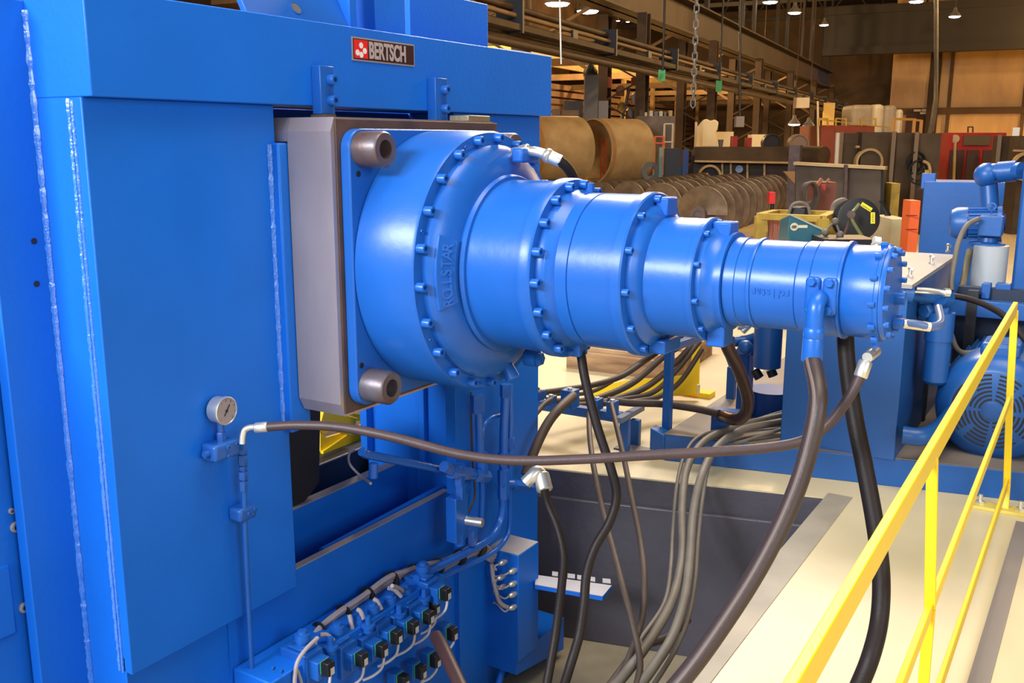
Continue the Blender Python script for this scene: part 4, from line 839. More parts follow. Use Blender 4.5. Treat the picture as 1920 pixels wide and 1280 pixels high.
# silver drain line from the motor end to the filter head
dl = thing('motor_drain_line', pd(1690, 598, 3.05), 'short bluish metal line leaving the end cover of the motor towards the filter', 'pipe')
q = MB(); q.tube([(-.535, Y0+.05, Z0-.10), (-.50, Y0+.06, Z0-.10), (-.46, Y0+.09, Z0-.11), (-.44, Y0+.16, Z0-.105), (-.47, Y0+.30, Z0-.08)], .013, 12); q.build('line', mat('pale_blue_metal', (.08, .14, .30), .35), dl)
q = MB(); q.hexnut((-.562, Y0+.04, Z0-.10), (1, 0, 0), .019, .03); q.build('line_nut', BLUE2, dl)
q = MB(); q.cyl((-.535, Y0+.05, Z0-.10), (-.46, Y0+.085, Z0-.11), .015, 14); q.build('line_sleeve', CHROME, dl)
# lower suction pipe
q = MB(); q.tube([pz(1692, 815, .32), pz(1730, 818, .32), pz(1765, 800, .34), pz(1790, 770, .40)], .05, 16)
tag(q.build('suction_pipe', BT), 'thick blue suction pipe running low from the tank towards the big motor', 'pipe')
# big motor with slotted fan cover, axis along Y
mc = pd(1862, 768, 5.35); mr = .315
bm_ = thing('pump_motor', Vector((mc.x, mc.y+.3, .16)), 'large round blue electric motor whose slotted fan cover faces the yellow rail', 'electric motor')
ax = Vector((0, -1, 0)); c0_ = mc
q = MB(); q.lathe(c0_+Vector((0, .06, 0)), (0, 1, 0), [(0, mr*.93), (.75, mr*.93)], 48)
for i in range(40):
    an = 2*PI*i/40; d = Vector((math.cos(an), 0, math.sin(an))); q.bar(c0_+d*mr*.96+YP*.30, c0_+d*mr*.96+YP*.78, .006, mr*.1, up=d)
q.build('finned_frame', BT, bm_)
q = MB(); q.lathe(c0_+YP*.30, ax, [(0, mr), (.18, mr), (.26, mr*.97), (.31, mr*.88), (.335, mr*.74), (.34, mr*.70), (.34, 0)], 64, caps=False); fc = q.build('fan_cover', BT, bm_)
q = MB(); fy = c0_.y-.041
for k, rr_ in enumerate((.062, .085, .108, .131, .154, .177, .200)):
    nseg = 4 if k < 3 else 8
    for j in range(nseg):
        a0 = 2*PI*j/nseg+.10; a1 = 2*PI*(j+1)/nseg-.10; n_ = 8; vs = []
        for i in range(n_+1):
            a = a0+(a1-a0)*i/n_
            vs.append((q.bm.verts.new((c0_.x+math.cos(a)*rr_, fy, c0_.z+math.sin(a)*rr_)), q.bm.verts.new((c0_.x+math.cos(a)*(rr_+.011), fy, c0_.z+math.sin(a)*(rr_+.011)))))
        for i in range(n_): q.face([vs[i][0], vs[i+1][0], vs[i+1][1], vs[i][1]])
q.build('vent_slots', DARK, fc, smooth=False)
q = MB(); q.lathe((c0_.x, fy+.004, c0_.z), ax, [(0, .055), (.006, .055), (.008, .05), (.008, 0)], 32, caps=False); q.build('hub_disc', BT, fc)
q = MB(); a = c0_+Vector((.0, .2, mr*1.0)); q.box(a.x-.10, a.x+.10, a.y-.16, a.y+.1, a.z-.03, a.z+.05); q.build('terminal_box', BT, bm_, bevel=.02)
q = MB(); q.box(c0_.x-.22, c0_.x+.22, c0_.y+.25, c0_.y+.8, .146, c0_.z-mr*.75); q.build('motor_foot', BT, bm_)
# brass looking fittings in the dark gap
for (u, v, lab) in ((1783, 712, 'small yellowish valve body in the dark gap left of the big motor'), (1795, 695, 'small yellow fitting just above the big motor\'s left shoulder')):
    q = MB(); q.cyl(pd(u, v+8, 5.9), pd(u+8, v-10, 5.9), .03, 10); q.hexnut(pd(u+8, v-10, 5.9), (.3, 0, 1), .025, .04); tag(q.build('brass_fitting', mat('old_brass', (.42, .36, .12), .5)), lab, 'fitting')
# left side equipment behind the gearbox: filter, pump pipes
lf = thing('suction_filter', pz(1445, 730, .3), 'blue upright filter cylinder standing left of the tank under the motor', 'filter')
q = MB(); a = pd(1437, 690, 5.9); tz = pd(1437, 600, 5.9).z; q.lathe(a, ZP, [(0, .05), (.01, .085), (tz-a.z+.06, .085)], 32); q.build('filter_body', BT, lf)
q = MB(); a = pd(1445, 738, 6.2); q.cyl((a.x, a.y, .146), (a.x, a.y, a.z+.03), .14, 28); q.build('filter_base', BT, lf)
q = MB(); q.cyl(pd(1415, 694, 5.9), pd(1424, 708, 5.9), .03, 12); q.cyl(pd(1445, 693, 5.9), pd(1450, 705, 5.9), .03, 12); q.build('port', DARK, lf)
pg = thing('pump_pipes', pz(1395, 720, .3), 'tangle of small blue pump pipes and elbows left of the upright filter', 'pipework')
q = MB(); q.tube([pd(1376, 640, 6.1), pd(1400, 638, 6.1), pd(1425, 630, 6.05)], .035, 12); q.tube([pd(1385, 690, 6.1), pd(1388, 660, 6.1), pd(1405, 648, 6.1), pd(1418, 660, 6.1)], .03, 12); q.build('pipe', BT, pg)
q = MB(); a = pd(1382, 690, 6.1); c_ = pd(1412, 655, 6.1); q.box(a.x, c_.x, a.y, a.y+.12, .146, c_.z); q.sphere(pd(1398, 652, 6.0), .05, 12); q.build('pump_body', BT, pg, bevel=.01)
q = MB(); q.cyl(pd(1383, 612, 6.1), pd(1402, 612, 6.1), .022, 10); q.cyl(pd(1392, 622, 6.1), pd(1408, 606, 6.1), .02, 10); q.build('silver_coupling', CHROME, pg)
# posts and hose stand
ps = thing('pipe_post', pz(1251, 800, .146), 'slim blue upright post at the left end of the skid with a cross arm', 'post')
q = MB(); a = pd(1250, 800, 5.95); q.box(a.x-.025, a.x+.025, a.y-.02, a.y+.03, .146, pd(1252, 625, 5.95).z); q.build('upright', BT, ps, bevel=.003)
q = MB(); q.bar(pd(1255, 652, 5.93), pd(1312, 632, 6.6), .05, .05); q.build('cross_arm', BT, ps, bevel=.003)
ps2 = thing('pipe_post', pz(1370, 735, .146), 'short slim blue post behind the curled hose', 'post')
q = MB(); a = pd(1370, 728, 6.6); q.box(a.x-.025, a.x+.03, a.y-.02, a.y+.03, .146, pd(1370, 686, 6.6).z); q.build('upright', BT, ps2)
q = MB(); q.bar(pd(1370, 688, 6.6), pd(1352, 640, 6.6), .03, .012); q.build('stay', BT, ps2)
hc = tag(None or (lambda q: (q.box(-.09, .09, -.04, .04, 0, .16), q)[1])(MB()).build('hose_clamp', BT, bevel=.006), 'blue block clamp on the skid tray gripping the curled hose end', 'clamp')
a = pd(1362, 797, 5.85); hc.location = (a.x, a.y, .146); hc.rotation_euler = (0, 0, .25)
hstand = thing('hose_stand', pz(1180, 840, 0), 'low blue trestle with clamps carrying a bundle of brown hoses', 'stand')
d_ = 5.9
q = MB(); q.bar(pd(1005, 757, 6.3), pd(1165, 782, 5.95), .06, .06); q.build('long_bar', BT, hstand, bevel=.003)
q = MB(); q.bar(pd(1158, 788, 5.75), pd(1202, 764, 6.35), .05, .035); q.build('cap_bar', mat('blue_grey_bar', (.10, .13, .22), .5), hstand, bevel=.003)
for (u, v, dd) in ((1171, 845, 5.9), (1191, 835, 6.15)):
    a = pz(u, v, 0); q = MB(); q.box(a.x-.03, a.x+.03, a.y-.02, a.y+.02, 0, pd(u, 775, dd).z-.02); q.build('leg', BT, hstand, bevel=.003)
a = pz(1185, 842, 0); q = MB(); q.box(a.x-.1, a.x+.14, a.y-.06, a.y+.06, 0, .01); q.build('foot_plate', GREYM, hstand)
for (u0, v0, u1, v1, dd) in ((1055, 727, 1090, 762, 5.9), (1112, 746, 1130, 768, 5.95), (1140, 750, 1160, 778, 5.85), (1027, 742, 1041, 758, 6.0), (1012, 732, 1020, 750, 6.1)):
    a = pd(u0, v1, dd); c_ = pd(u1, v0, dd); q = MB(); q.box(a.x, c_.x, a.y-.03, a.y+.06, a.z, c_.z); q.build('hose_clamp', BT, hstand, bevel=.004)
    q = MB(); q.bolt(((a.x+c_.x)/2, a.y+.01, c_.z), (0, 0, 1), .014, .012); q.build('clamp_bolt', CHROME, hstand)
# yellow guard plates
yg = thing('yellow_guard', pz(1295, 742, 0), 'bright yellow angle shaped floor guard behind the blue post', 'guard')
g0_ = pz(1110, 748, .0); g1_ = pz(1266, 742, 0); 
A_ = pd(1108, 745, 7.1); B_2 = pd(1268, 730, 7.2)
q = MB(); q.prism([pd(1105, 748, 7.15), pd(1270, 742, 7.2), pd(1300, 738, 7.2), pd(1311, 735, 7.2), pd(1313, 636, 7.2), pd(1300, 640, 7.2), pd(1296, 690, 7.2), pd(1290, 702, 7.2), pd(1262, 706, 7.2), pd(1180, 712, 7.2), pd(1105, 728, 7.15)], FW*.02); q.build('guard_plate', YEL, yg)
q = MB(); a = pz(1295, 742, 0); q.box(a.x-.12, a.x+.16, a.y-.02, a.y+.10, 0, .04); q.build('foot', YEL, yg, bevel=.005)
q = MB(); a = pd(1309, 738, 7.1); q.cyl(a, a+ZP*.07, .012, 8); q.build('anchor_bolt', CHROME, yg)
yg2 = thing('yellow_guard', px(640, 860, -3.4), 'bright yellow guard frame seen through the opening of the machine frame', 'guard')
def gx(u, v, x=-3.4): return px(u, v, x)
q = MB(); q.prism([gx(601, 867), gx(697, 832), gx(697, 780), gx(601, 845)], (.02, 0, 0)); q.build('lower_panel', YEL, yg2)
q = MB(); q.prism([gx(601, 846), gx(697, 810), gx(697, 790), gx(640, 812), gx(612, 820), gx(603, 812), gx(601, 800)], (-.015, 0, 0)); q.prism([gx(601, 812), gx(601, 765), gx(697, 780), gx(697, 796), gx(645, 782), gx(612, 812)], (-.015, 0, 0)); q.build('web', YEL, yg2)
q = MB(); q.bar(gx(600, 866, -3.36), gx(700, 828, -3.36), .05, .03); q.bar(gx(600, 782, -3.36), gx(662, 800, -3.36), .03, .10); q.build('flange', YEL, yg2, bevel=.003)
# thin cables behind the machine
hose('small_cable', [(695, 906, 4.2), (672, 888, 4.4), (655, 868, 4.5), (655, 850, 4.6), (664, 843, 4.7)], .006, CABLE, 'thin pale cable curling in the dark opening of the machine frame', 'cable')
# timbers
tb = thing('timber_pallet', pz(1180, 705, 0), 'splintered rough timber crate lying on the pale floor behind the hoses', 'pallet')
tA = pz(1062, 690, 0); tB = pz(1262, 715, 0); tC = pz(1335, 665, 0)
h_ = .15
n1 = (tC-tB)
q = MB(); q.prism([tA, tB, tB+Vector((-.03, .12, 0)), tA+Vector((-.03, .12, 0))], (0, 0, h_)); q.build('front_plank', WOOD, tb)
q = MB(); q.prism([tB, tC, tC+Vector((-.12, .0, 0)), tB+Vector((-.12, .05, 0))], (0, 0, h_)); q.build('side_plank', WOOD, tb)
for k in range(4):
    o_ = n1*(.08+.28*k); q = MB(); q.prism([tA+o_*1.0, tB+o_, tB+o_+n1*.2, tA+o_+n1*.18], (0, 0, .03)); z_ = q.build('deck_board', mat('pale_wood', (.55, .36, .18), .7, bump=.4, bs=25, col2=(.38, .22, .10), vs=4), tb); z_.location.z += h_
# ------------------------------------------------------------------ yellow railing
rl = thing('yellow_railing', pz(1885, 958, 0), 'bright yellow guard railing of flat bars slanting across the lower right corner', 'railing')
RZ = 1.07; t0 = pz(1903, 578, RZ); t1 = pz(1500, 1280, RZ); dr = (t1-t0).normalized()
bs = pz(1884, 958, 0)
def rp(s, z): return Vector((t0.x+dr.x*s, t0.y+dr.y*s, z))
q = MB(); q.bar(rp(-.01, RZ), rp(5.6, RZ), .022, .065); q.build('top_rail', YEL, rl, bevel=.003)
m0 = pz(1893, 748, .60); m1_ = pz(1741, 1147, .60); dm = (m1_-m0).normalized()
q = MB(); q.bar(m0, m0+dm*5.0, .018, .045); q.build('middle_rail', YEL, rl, bevel=.003)
k0 = pz(1888, 905, .14); k1 = pz(1763, 1280, .14); dk = (k1-k0).normalized()
q = MB(); q.bar(k0, k0+dk*5.0, .016, .06); q.build('toe_rail', YEL, rl, bevel=.003)
q = MB()
for a, c_ in ((rp(0, RZ-.01), m0), (m0, k0), (k0, bs)): q.bar(a, c_, .035, .018, up=dr)
q.build('post', YEL, rl, bevel=.003)
u1 = pz(1757, 860, RZ-.02); u2 = pz(1743, 1140, .60); s_ = (u1-t0).length; u2b = m0+dm*((u2-m0).length)
q = MB(); q.bar(rp(s_, RZ-.02), u2b, .030, .018, up=dr); q.bar(u2b, k0+dk*((u2-m0).length+.02), .030, .018, up=dr); q.bar(k0+dk*((u2-m0).length+.02), Vector(((k0+dk*((u2-m0).length+.02)).x, (k0+dk*((u2-m0).length+.02)).y, 0)), .03, .018, up=dr); q.build('post', YEL, rl, bevel=.003)
q = MB(); q.box(bs.x-.17, bs.x+.13, bs.y-.05, bs.y+.05, 0, .018); q.build('base_plate', mat('pale_yellow_plate', (.70, .55, .10), .45), rl, bevel=.003)
for k in (-.12, .07): q = MB(); q.cyl((bs.x+k, bs.y, .018), (bs.x+k, bs.y, .07), .011, 10); q.hexnut((bs.x+k, bs.y, .018), (0, 0, 1), .022, .016); q.build('anchor_bolt', CHROME, rl)
# dark floor strip beside the railing
q = MB(); a = pz(1893, 975, 0)+Vector((.03, 0, 0)); e_ = pz(1805, 1280, 0); q.prism([a, a+Vector((.07, 0, 0)), e_+Vector((.07, -3, 0)), e_+Vector((0, -3, 0))], (0, 0, .004)); s2 = q.build('trim_5', mat('grey_floor_strip', (.22, .19, .17), .6)); s2['kind'] = 'structure'
# ================================================================== WORKSHOP BEHIND
def hb(u0, u1, v0, v1, d, th, to_floor=False, rot=0.):
    """box that stands in the hall axes; returns corners helper"""
    c0 = pd(u0, v1, d); c1 = pd(u1, v1, d); w_ = (c1-c0).length; z1 = pd((u0+u1)/2, v0, d).z; z0 = 0 if to_floor else c0.z
    m = Matrix.Translation((c0.x, c0.y, 0)) @ Matrix.Rotation(HA+rot-math.radians(0), 4, 'Z')
    sc = 1/math.cos(math.atan(860/1838.0)-rot) if rot else 1/math.cos(math.atan(860/1838.0))
    return m, w_, z0, z1
def hbox(name, u0, u1, v0, v1, d, th, m_, label=None, cat=None, parent=None, group=None, to_floor=True, bevel=0., rot=0.4):
    m, w_, z0, z1 = hb(u0, u1, v0, v1, d, th, to_floor, rot); q = MB(); q.box(0, w_, 0, th, z0, z1, m)
    o = q.build(name, m_, parent, bevel=bevel, smooth=False)
    if label: tag(o, label, cat, group)
    return o
def wbox(name, u0, u1, v0, v1, b_, m_, label, cat, to_floor=True):
    a = hpy(u0, v1, b_); c_ = hpy(u1, v0, b_); q = MB(); q.box(a.dot(HX), c_.dot(HX), b_, b_+.3, 0 if to_floor else a.z, c_.z, HM); return tag(q.build(name, m_, smooth=False), label, cat)
# two big tan shells on rollers
def shell(ua, ub, vt, vb, d, label, face_left=True):
    c = pd((ua+ub)/2, (vt+vb)/2, d); r = (vb-vt)/2/FPX*d; ax = HX
    return c, r
sr = .84; sd_ = 24.0
cA = pd(1030, 283, sd_+.6); ax_ = (pd(1130, 284, sd_-.9)-pd(1030, 281, sd_+.6)).normalized()
ax_.z = 0; ax_.normalize()
for (u0, u1, lab) in ((978, 1083, 'left one of two large tan rolled steel shells lying on the floor behind the gearbox'), (1110, 1200, 'right one of two large tan rolled steel shells lying on the floor behind the gearbox')):
    r = sr; ln = (u1-u0)/FPX*sd_/.84; ax2 = (RT*.84+Fh*.54).normalized(); a = pd(u0, 281 if u0 < 1100 else 284, sd_ if u0 < 1100 else sd_+.95); c0 = a+ax2*ln/2
    t = thing('steel_shell', (c0.x, c0.y, 0), lab, 'steel shell', 'rolled steel shells')
    q = MB(); q.lathe(a, ax2, [(0, r), (ln, r), (ln, r-.03), (0, r-.03), (0, r)], 64, caps=False); q.build('shell_plate', TANSTEEL, t)
    q = MB(); q.lathe(a+ax2*.02, ax2, [(0, r+.003), (.12, r+.003)], 64, caps=False); q.build('rust_band', mat('rusty_band', (.42, .20, .06), .65, col2=(.30, .17, .07), vs=4), t)
    q = MB(); zb = c0.z-r
    for s in (-.35, .35):
        o_ = c0+ax2*s; q.box(o_.x-.5, o_.x+.5, o_.y-.12, o_.y+.12, 0, zb+.06)
    q.build('cradle', DARK, t)
rg = thing('flanged_ring', pd(1219, 345, 22.5)*1.0, 'small grey flanged ring leaning against the right tan shell', 'ring')
q = MB(); c = pd(1218, 321, 22.3); q.ring(c, (-Fh+RT*.25).normalized(), .11, .22, .06, 32); q.build('ring_plate', GREYM, rg)
q = MB(); q.cyl((c.x, c.y+.1, 0), (c.x, c.y+.1, c.z-.2), .05, 8); q.build('stand', GREYM, rg)
# orange ladder frame between the shells
of = thing('orange_ladder', pd(1128, 340, 25), 'thin orange ladder frame showing through the gap between the two shells', 'ladder')
q = MB()
for u in (1127, 1136): a = pd(u+1, 258, 25.5); q.box(a.x-.015, a.x+.015, a.y-.015, a.y+.015, 0, a.z)
for v in (275, 292, 310): q.bar(pd(1127, v, 25.5), pd(1137, v, 25.5), .03, .03)
q.build('rail', ORANGE, of)
# augers: flighted screws on the floor
def auger(u0, v0, d0, u1, v1, d1, n, r, label):
    A_ = pd(u0, v0, d0); B_ = pd(u1, v1, d1); A_.z = max(A_.z, r+.02); B_.z = A_.z; dx = (B_-A_).normalized(); Ln = (B_-A_).length
    t = thing('screw_auger', (A_.x, A_.y, A_.z-r), label, 'auger', 'screw augers lying on the floor')
    q = MB(); q.cyl(A_-dx*.1, B_+dx*.1, r*.25, 16); q.lathe(A_-dx*.12, dx, [(0, r*.16), (0, r*.27), (.06, r*.27)], 20, caps=False); q.build('shaft', RUST, t)
    q = MB(); e1, e2 = q.frame(dx); seg = 28; N = n*seg; prev = None
    for i in range(N+1):
        a = 2*PI*i/seg; p = A_+dx*Ln*i/N; dd = e1*math.cos(a)+e2*math.sin(a)
        cur = [q.bm.verts.new(p+dd*r*.2), q.bm.verts.new(p+dd*r), q.bm.verts.new(p+dd*r+dx*.05), q.bm.verts.new(p+dd*r*.2+dx*.05)]
        if prev:
            for k in range(4): q.face([prev[k], prev[(k+1) % 4], cur[(k+1) % 4], cur[k]])
        prev = cur
    q.build('flight', mat('auger_steel', (.20, .125, .065), .5, metal=.3, col2=(.11, .065, .035), vs=5), t)
    return t
auger(1312, 402, 14.5, 1450, 372, 20.0, 11, .42, 'large brown screw auger whose round end faces the motor, nearest of the row')
auger(1235, 388, 16.3, 1380, 365, 21.8, 11, .40, 'large brown screw auger just left of the nearest one')
auger(1173, 378, 18.1, 1321, 358, 23.6, 11, .38, 'brown screw auger in the back row below the flanged ring')
auger(1122, 376, 19.9, 1271, 350, 25.4, 11, .38, 'hindmost brown screw auger under the tan shells')
for (u, v, d, r, lab) in ((1338, 362, 24.2, .35, 'left one of two round brown end discs standing behind the augers'), (1366, 366, 24.4, .38, 'right one of two round brown end discs standing behind the augers')):
    c = pd(u, v, d); q = MB(); q.cyl(c, c+(RT*.5-Fh*.86)*.25, r, 28); q.box(c.x-.1, c.x+.1, c.y-.1, c.y+.1, 0, c.z-r*.8); tag(q.build('end_disc', RUST), lab, 'steel disc')
# long ribbed trough
tr = thing('ribbed_trough', pd(1400, 400, 26)*1.0, 'long dark steel trough with ribs and a round opening behind the augers', 'trough')
def tpt(u, v, d=26.): return pd(u, v, d)
q = MB(); q.prism([tpt(1300, 375), tpt(1485, 375), tpt(1485, 302), tpt(1300, 302)], FW*1.2); q.build('side_wall', mat('plum_dark_steel', (.055, .035, .028), .6, bump=.2, bs=8, col2=(.035, .022, .016), vs=1.5), tr)
q = MB(); q.prism([tpt(1303, 302, 25.7), tpt(1485, 305, 25.7), tpt(1485, 275, 25.9), tpt(1303, 275, 25.9)], FW*.5); q.build('upper_panel', STEELBG, tr)
q = MB(); q.bar(tpt(1302, 302, 25.6), tpt(1482, 305, 25.6), .12, .05); q.build('flange', TANSTEEL, tr)
q = MB()
for u in (1354, 1370, 1401, 1433): q.bar(tpt(u, 306, 25.9), tpt(u, 370, 25.9), .05, .05, up=Fh)
q.build('rib', TANSTEEL, tr)
q = MB(); q.ring(tpt(1329, 331, 25.8), -Fh, .26, .32, .12, 32); q.build('opening_ring', TANSTEEL, tr)
q = MB(); q.lathe(tpt(1329, 331, 25.9), -Fh, [(0, .26), (.03, .26)], 28); q.build('opening', DARK, tr)
q = MB(); q.bar(tpt(1323, 325, 25.6), tpt(1325, 347, 25.6), .12, .05, up=Fh); q.build('yellow_tag', YEL, tr)
q = MB(); q.cyl(tpt(1386, 317, 25.85), tpt(1386, 317, 25.75), .10, 24); q.build('blue_disc', mat('chalk_blue', (.16, .24, .40), .6), tr)
q = MB(); q.cyl(tpt(1495, 290, 25.8), tpt(1545, 292, 25.0), .24, 20); q.build('end_roll', STEELBG, tr)
# brown post with bracket
bp_ = thing('brown_post', pz(1487, 440, 0), 'short brown steel post with a bracket between the trough and the hopper', 'post')
q = MB(); a = pd(1483, 395, 17.5); q.box(a.x-.1, a.x+.1, a.y, a.y+.15, 0, pd(1483, 272, 17.5).z); q.build('upright', RUST, bp_)
q = MB(); q.prism([pd(1469, 321, 17.2), pd(1492, 321, 17.2), pd(1490, 345, 17.2)], FW*.05); q.build('bracket', mat('rust_plate', (.26, .13, .04), .7), bp_)
# hopper
hp_ = thing('steel_hopper', pd(1580, 470, 15.5), 'large open dark steel hopper bin with a pale flanged rim', 'hopper')
HD = 16.0
q = MB()
q.prism([pd(1492, 470, HD), pd(1648, 470, HD-.8), pd(1652, 318, HD-.8), pd(1492, 309, HD)], FW*.04); q.build('front_wall', STEELBG, hp_)
q = MB(); q.prism([pd(1648, 470, HD-.8), pd(1663, 440, HD+2.0), pd(1663, 322, HD+2.0), pd(1652, 318, HD-.8)], RT*.04); q.build('side_wall', DARK, hp_)
q = MB(); q.prism([pd(1500, 440, HD+2), pd(1663, 440, HD+2), pd(1663, 316, HD+2), pd(1500, 309, HD+2)], FW*.04); q.build('rear_wall', STEELBG, hp_)
q = MB(); q.bar(pd(1490, 306, HD-.05), pd(1662, 315, HD-.9), .12, .05); q.build('rim', TANSTEEL, hp_)
q = MB(); q.bar(pd(1586, 309, HD-.6), pd(1584, 372, HD-.6), .05, .05, up=Fh); q.build('rib', RUST, hp_)
# tall dark panels in the middle distance
for (u0, u1, v0, d, lab) in ((1566, 1604, 250, 21.5, 'dark steel panel just right of the white pole'), (1662, 1702, 249, 20.5, 'plain dark steel panel behind the orange barrier'), (1704, 1748, 250, 20.0, 'dark steel panel with a hanging cable coil, left of the red cabinet'), (1856, 1902, 255, 21.0, 'dark steel panel right of the red cabinet')):
    t = thing('steel_bulkhead', pz((u0+u1)/2, 440, 0), lab, 'steel panel', 'upright dark steel panels')
    hbox('panel_plate', u0, u1, v0, 440, d, .3, STEELBG, parent=t)
    q = MB(); a = pd(u0+1, 430, d-.05); q.box(a.x-.03, a.x+.05, a.y-.08, a.y, 0, pd(u0, v0-2, d).z); q.build('edge_flange', mat('panel_edge', (.17, .11, .06), .6), t)
tp_ = thing('tank_end', pz(1634, 430, 0), 'dark steel tank end with a round manway opening above the hopper', 'tank')
hbox('wall_plate', 1604, 1662, 248, 430, 21.2, .4, STEELBG, parent=tp_)
q = MB(); q.bar(pd(1604, 275, 21), pd(1661, 276, 21), .08, .05); q.build('shelf_flange', TANSTEEL, tp_)
q = MB(); q.ring(pd(1626, 304, 21), -Fh, .25, .30, .15, 32); q.build('manway_ring', TANSTEEL, tp_)
q = MB(); q.lathe(pd(1626, 304, 21.0), -Fh, [(0, .25), (.03, .25)], 28); q.build('manway', DARK, tp_)
q = MB(); q.bar(pd(1622, 258, 20.95), pd(1660, 259, 20.95), .02, .05); q.build('orange_mark', ORANGE, tp_)
q = MB(); q.cyl((pd(1570, 310, 20).x, pd(1570, 310, 20).y, 0), pd(1571, 249, 20), .045, 10); tag(q.build('white_pole', CREAMB), 'slim off white pole standing left of the dark steel panels', 'pole')
# cable coil on the panel
cc = thing('cable_coil', pd(1725, 330, 19.8), 'tangled dark cable coil hung on a steel panel with a pale loop', 'cable coil')
q = MB()
for k in range(6):
    c = pd(1722+R_.uniform(-6, 6), 308+R_.uniform(-8, 16), 19.7-.02*k); q.tube([c+RT*(.12+.02*k)*math.cos(a)+ZP*(.14+.02*k)*math.sin(a) for a in [i*PI/6 for i in range(12)]], .018, 6, 3)
q.build('coils', BLACKP, cc)
q = MB(); q.tube([pd(1731, 302, 19.5), pd(1741, 308, 19.5), pd(1744, 322, 19.5), pd(1740, 330, 19.5)], .03, 8); q.build('pale_loop', TANSTEEL, cc)
q = MB(); c = pd(1739, 325, 19.45); q.box(c.x-.05, c.x+.04, c.y-.02, c.y+.02, c.z-.07, c.z+.07); q.build('yellow_plug', YELOLD, cc)
# red cabinet
rc = thing('red_cabinet', pz(1800, 420, 0), 'red machine cabinet with dark doors and a dark display head', 'cabinet')
D_ = 24.
def rbox(name, u0, u1, v0, v1, d, th, m_, par): return hbox(name, u0, u1, v0, v1, d, th, m_, parent=par, to_floor=False, rot=.4)
hbox('cabinet_body', 1764, 1868, 249, 420, D_, .8, RED, parent=rc)
for (u0, u1) in ((1771, 1797), (1803, 1824), (1833, 1858)): rbox('cabinet_door', u0, u1, 281, 398, D_-.05-(u0-1764)*.006, .05, mat('dark_door', (.06, .03, .022), .6), rc)
rbox('display_head', 1800, 1866, 249, 275, D_-.35, .4, mat('dark_head', (.075, .05, .03), .5), rc)
rbox('display_screen', 1806, 1856, 254, 272, D_-.45, .03, mat('screen_olive', (.12, .085, .04), .4), rc)
q = MB(); q.cyl(pd(1791, 260, D_-.45), pd(1791, 260, D_-.2), .1, 20); q.bar(pd(1791, 264, D_-.45), pd(1788, 340, D_-.45), .05, .05, up=Fh); q.build('vent_hose', TANSTEEL, rc)
q = MB(); q.tube([pd(1815, 248, D_-.2), pd(1815, 238, D_-.2), pd(1824, 238, D_-.2), pd(1824, 248, D_-.2)], .02, 6, 0); q.build('top_handle', DARK, rc)
# right edge bin
eb = thing('edge_bin', pz(1915, 430, 0), 'dark steel bin with white label and round opening cut by the right edge', 'bin')
hbox('bin_body', 1897, 1990, 256, 430, 20., .5, STEELBG, parent=eb, rot=.4)
q = MB(); q.bar(pd(1900, 282, 19.6), pd(1930, 283, 19.6), .05, .04); q.ring(pd(1920, 312, 19.6), -Fh, .24, .29, .1, 28); q.build('flange', TANSTEEL, eb)
q = MB(); a = pd(1898, 252, 19.9); q.box(a.x, a.x+.13, a.y, a.y+.03, a.z-.03, a.z+.14); q.build('white_label', WHITE, eb)
# red enclosure, platform rails and sheeted bundle far back
re = thing('red_enclosure', pz(1550, 350, 0), 'dull red machine enclosure far back with thin yellow hand rails on top', 'enclosure')
hbox('enclosure_body', 1535, 1632, 235, 330, 34, 3, mat('dull_red', (.25, .045, .03), .6, col2=(.17, .05, .03), vs=1), parent=re, to_floor=True)
q = MB(); q.bar(pd(1533, 190, 33.5), pd(1534, 280, 33.5), .06, .06, up=Fh); q.build('cream_edge', CREAMB, re)
q = MB()
for (u0, u1) in ((1536, 1552), (1567, 1586), (1615, 1642)):
    for u in (u0, u1): q.bar(pd(u, 236, 33), pd(u, 222, 33), .05, .05, up=Fh)
    q.bar(pd(u0, 222, 33), pd(u1, 223, 33), .05, .05)
q.bar(pd(1536, 224, 33), pd(1675, 240, 33), .04, .04); q.build('hand_rail', YELOLD, re)
sh = thing('sheeted_bundle', pz(1640, 340, 0), 'tall bundle wrapped in off white sheeting far back beside the hall corner', 'bundle')
for k, (u0, u1, v0, m_) in enumerate(((1592, 1632, 197, mat('grey_sheet', (.36, .32, .26), .6, var=.2, vs=3)), (1632, 1652, 196, CREAMB), (1652, 1676, 198, mat('grey_sheet', (.36, .32, .26), .6)), (1676, 1688, 205, CREAMB))):
    hbox('sheet_fold', u0, u1, v0, 300, 37-.15*k, 1.5, m_, parent=sh, bevel=.15, rot=.4)
sg = thing('stair_gate', pz(1710, 330, 0), 'orange yellow tubular gate frame right of the sheeted bundle', 'gate')
q = MB()
for u, v0 in ((1676, 222), (1715, 222), (1728, 225)): a = pd(u, v0, 30); q.box(a.x-.045, a.x+.045, a.y-.045, a.y+.045, 0, a.z)
q.bar(pd(1676, 223, 30), pd(1716, 224, 30), .07, .07); q.bar(pd(1716, 225, 30), pd(1728, 226, 30), .06, .06); q.build('gate_frame', mat('gate_yellow', (.60, .30, .05), .5), sg)
wbox('dark_doorway', 1690, 1752, 206, 330, 77.4, mat('door_shadow_brown', (.06, .025, .016), .7), 'dark brown doorway recess under a pale label strip in the back wall', 'doorway')
for (u0, u1, v0, v1, lab) in ((1713, 1727, 205, 209, 'left one of the small pale strips above the dark doorway'), (1728, 1744, 204, 209, 'right one of the small pale strips above the dark doorway'), (1725, 1738, 210, 214, 'lowest small pale strip above the dark doorway')):
    wbox('notice_strip', u0, u1, v0, v1, 77.1, CREAMB, lab, 'notice', False)
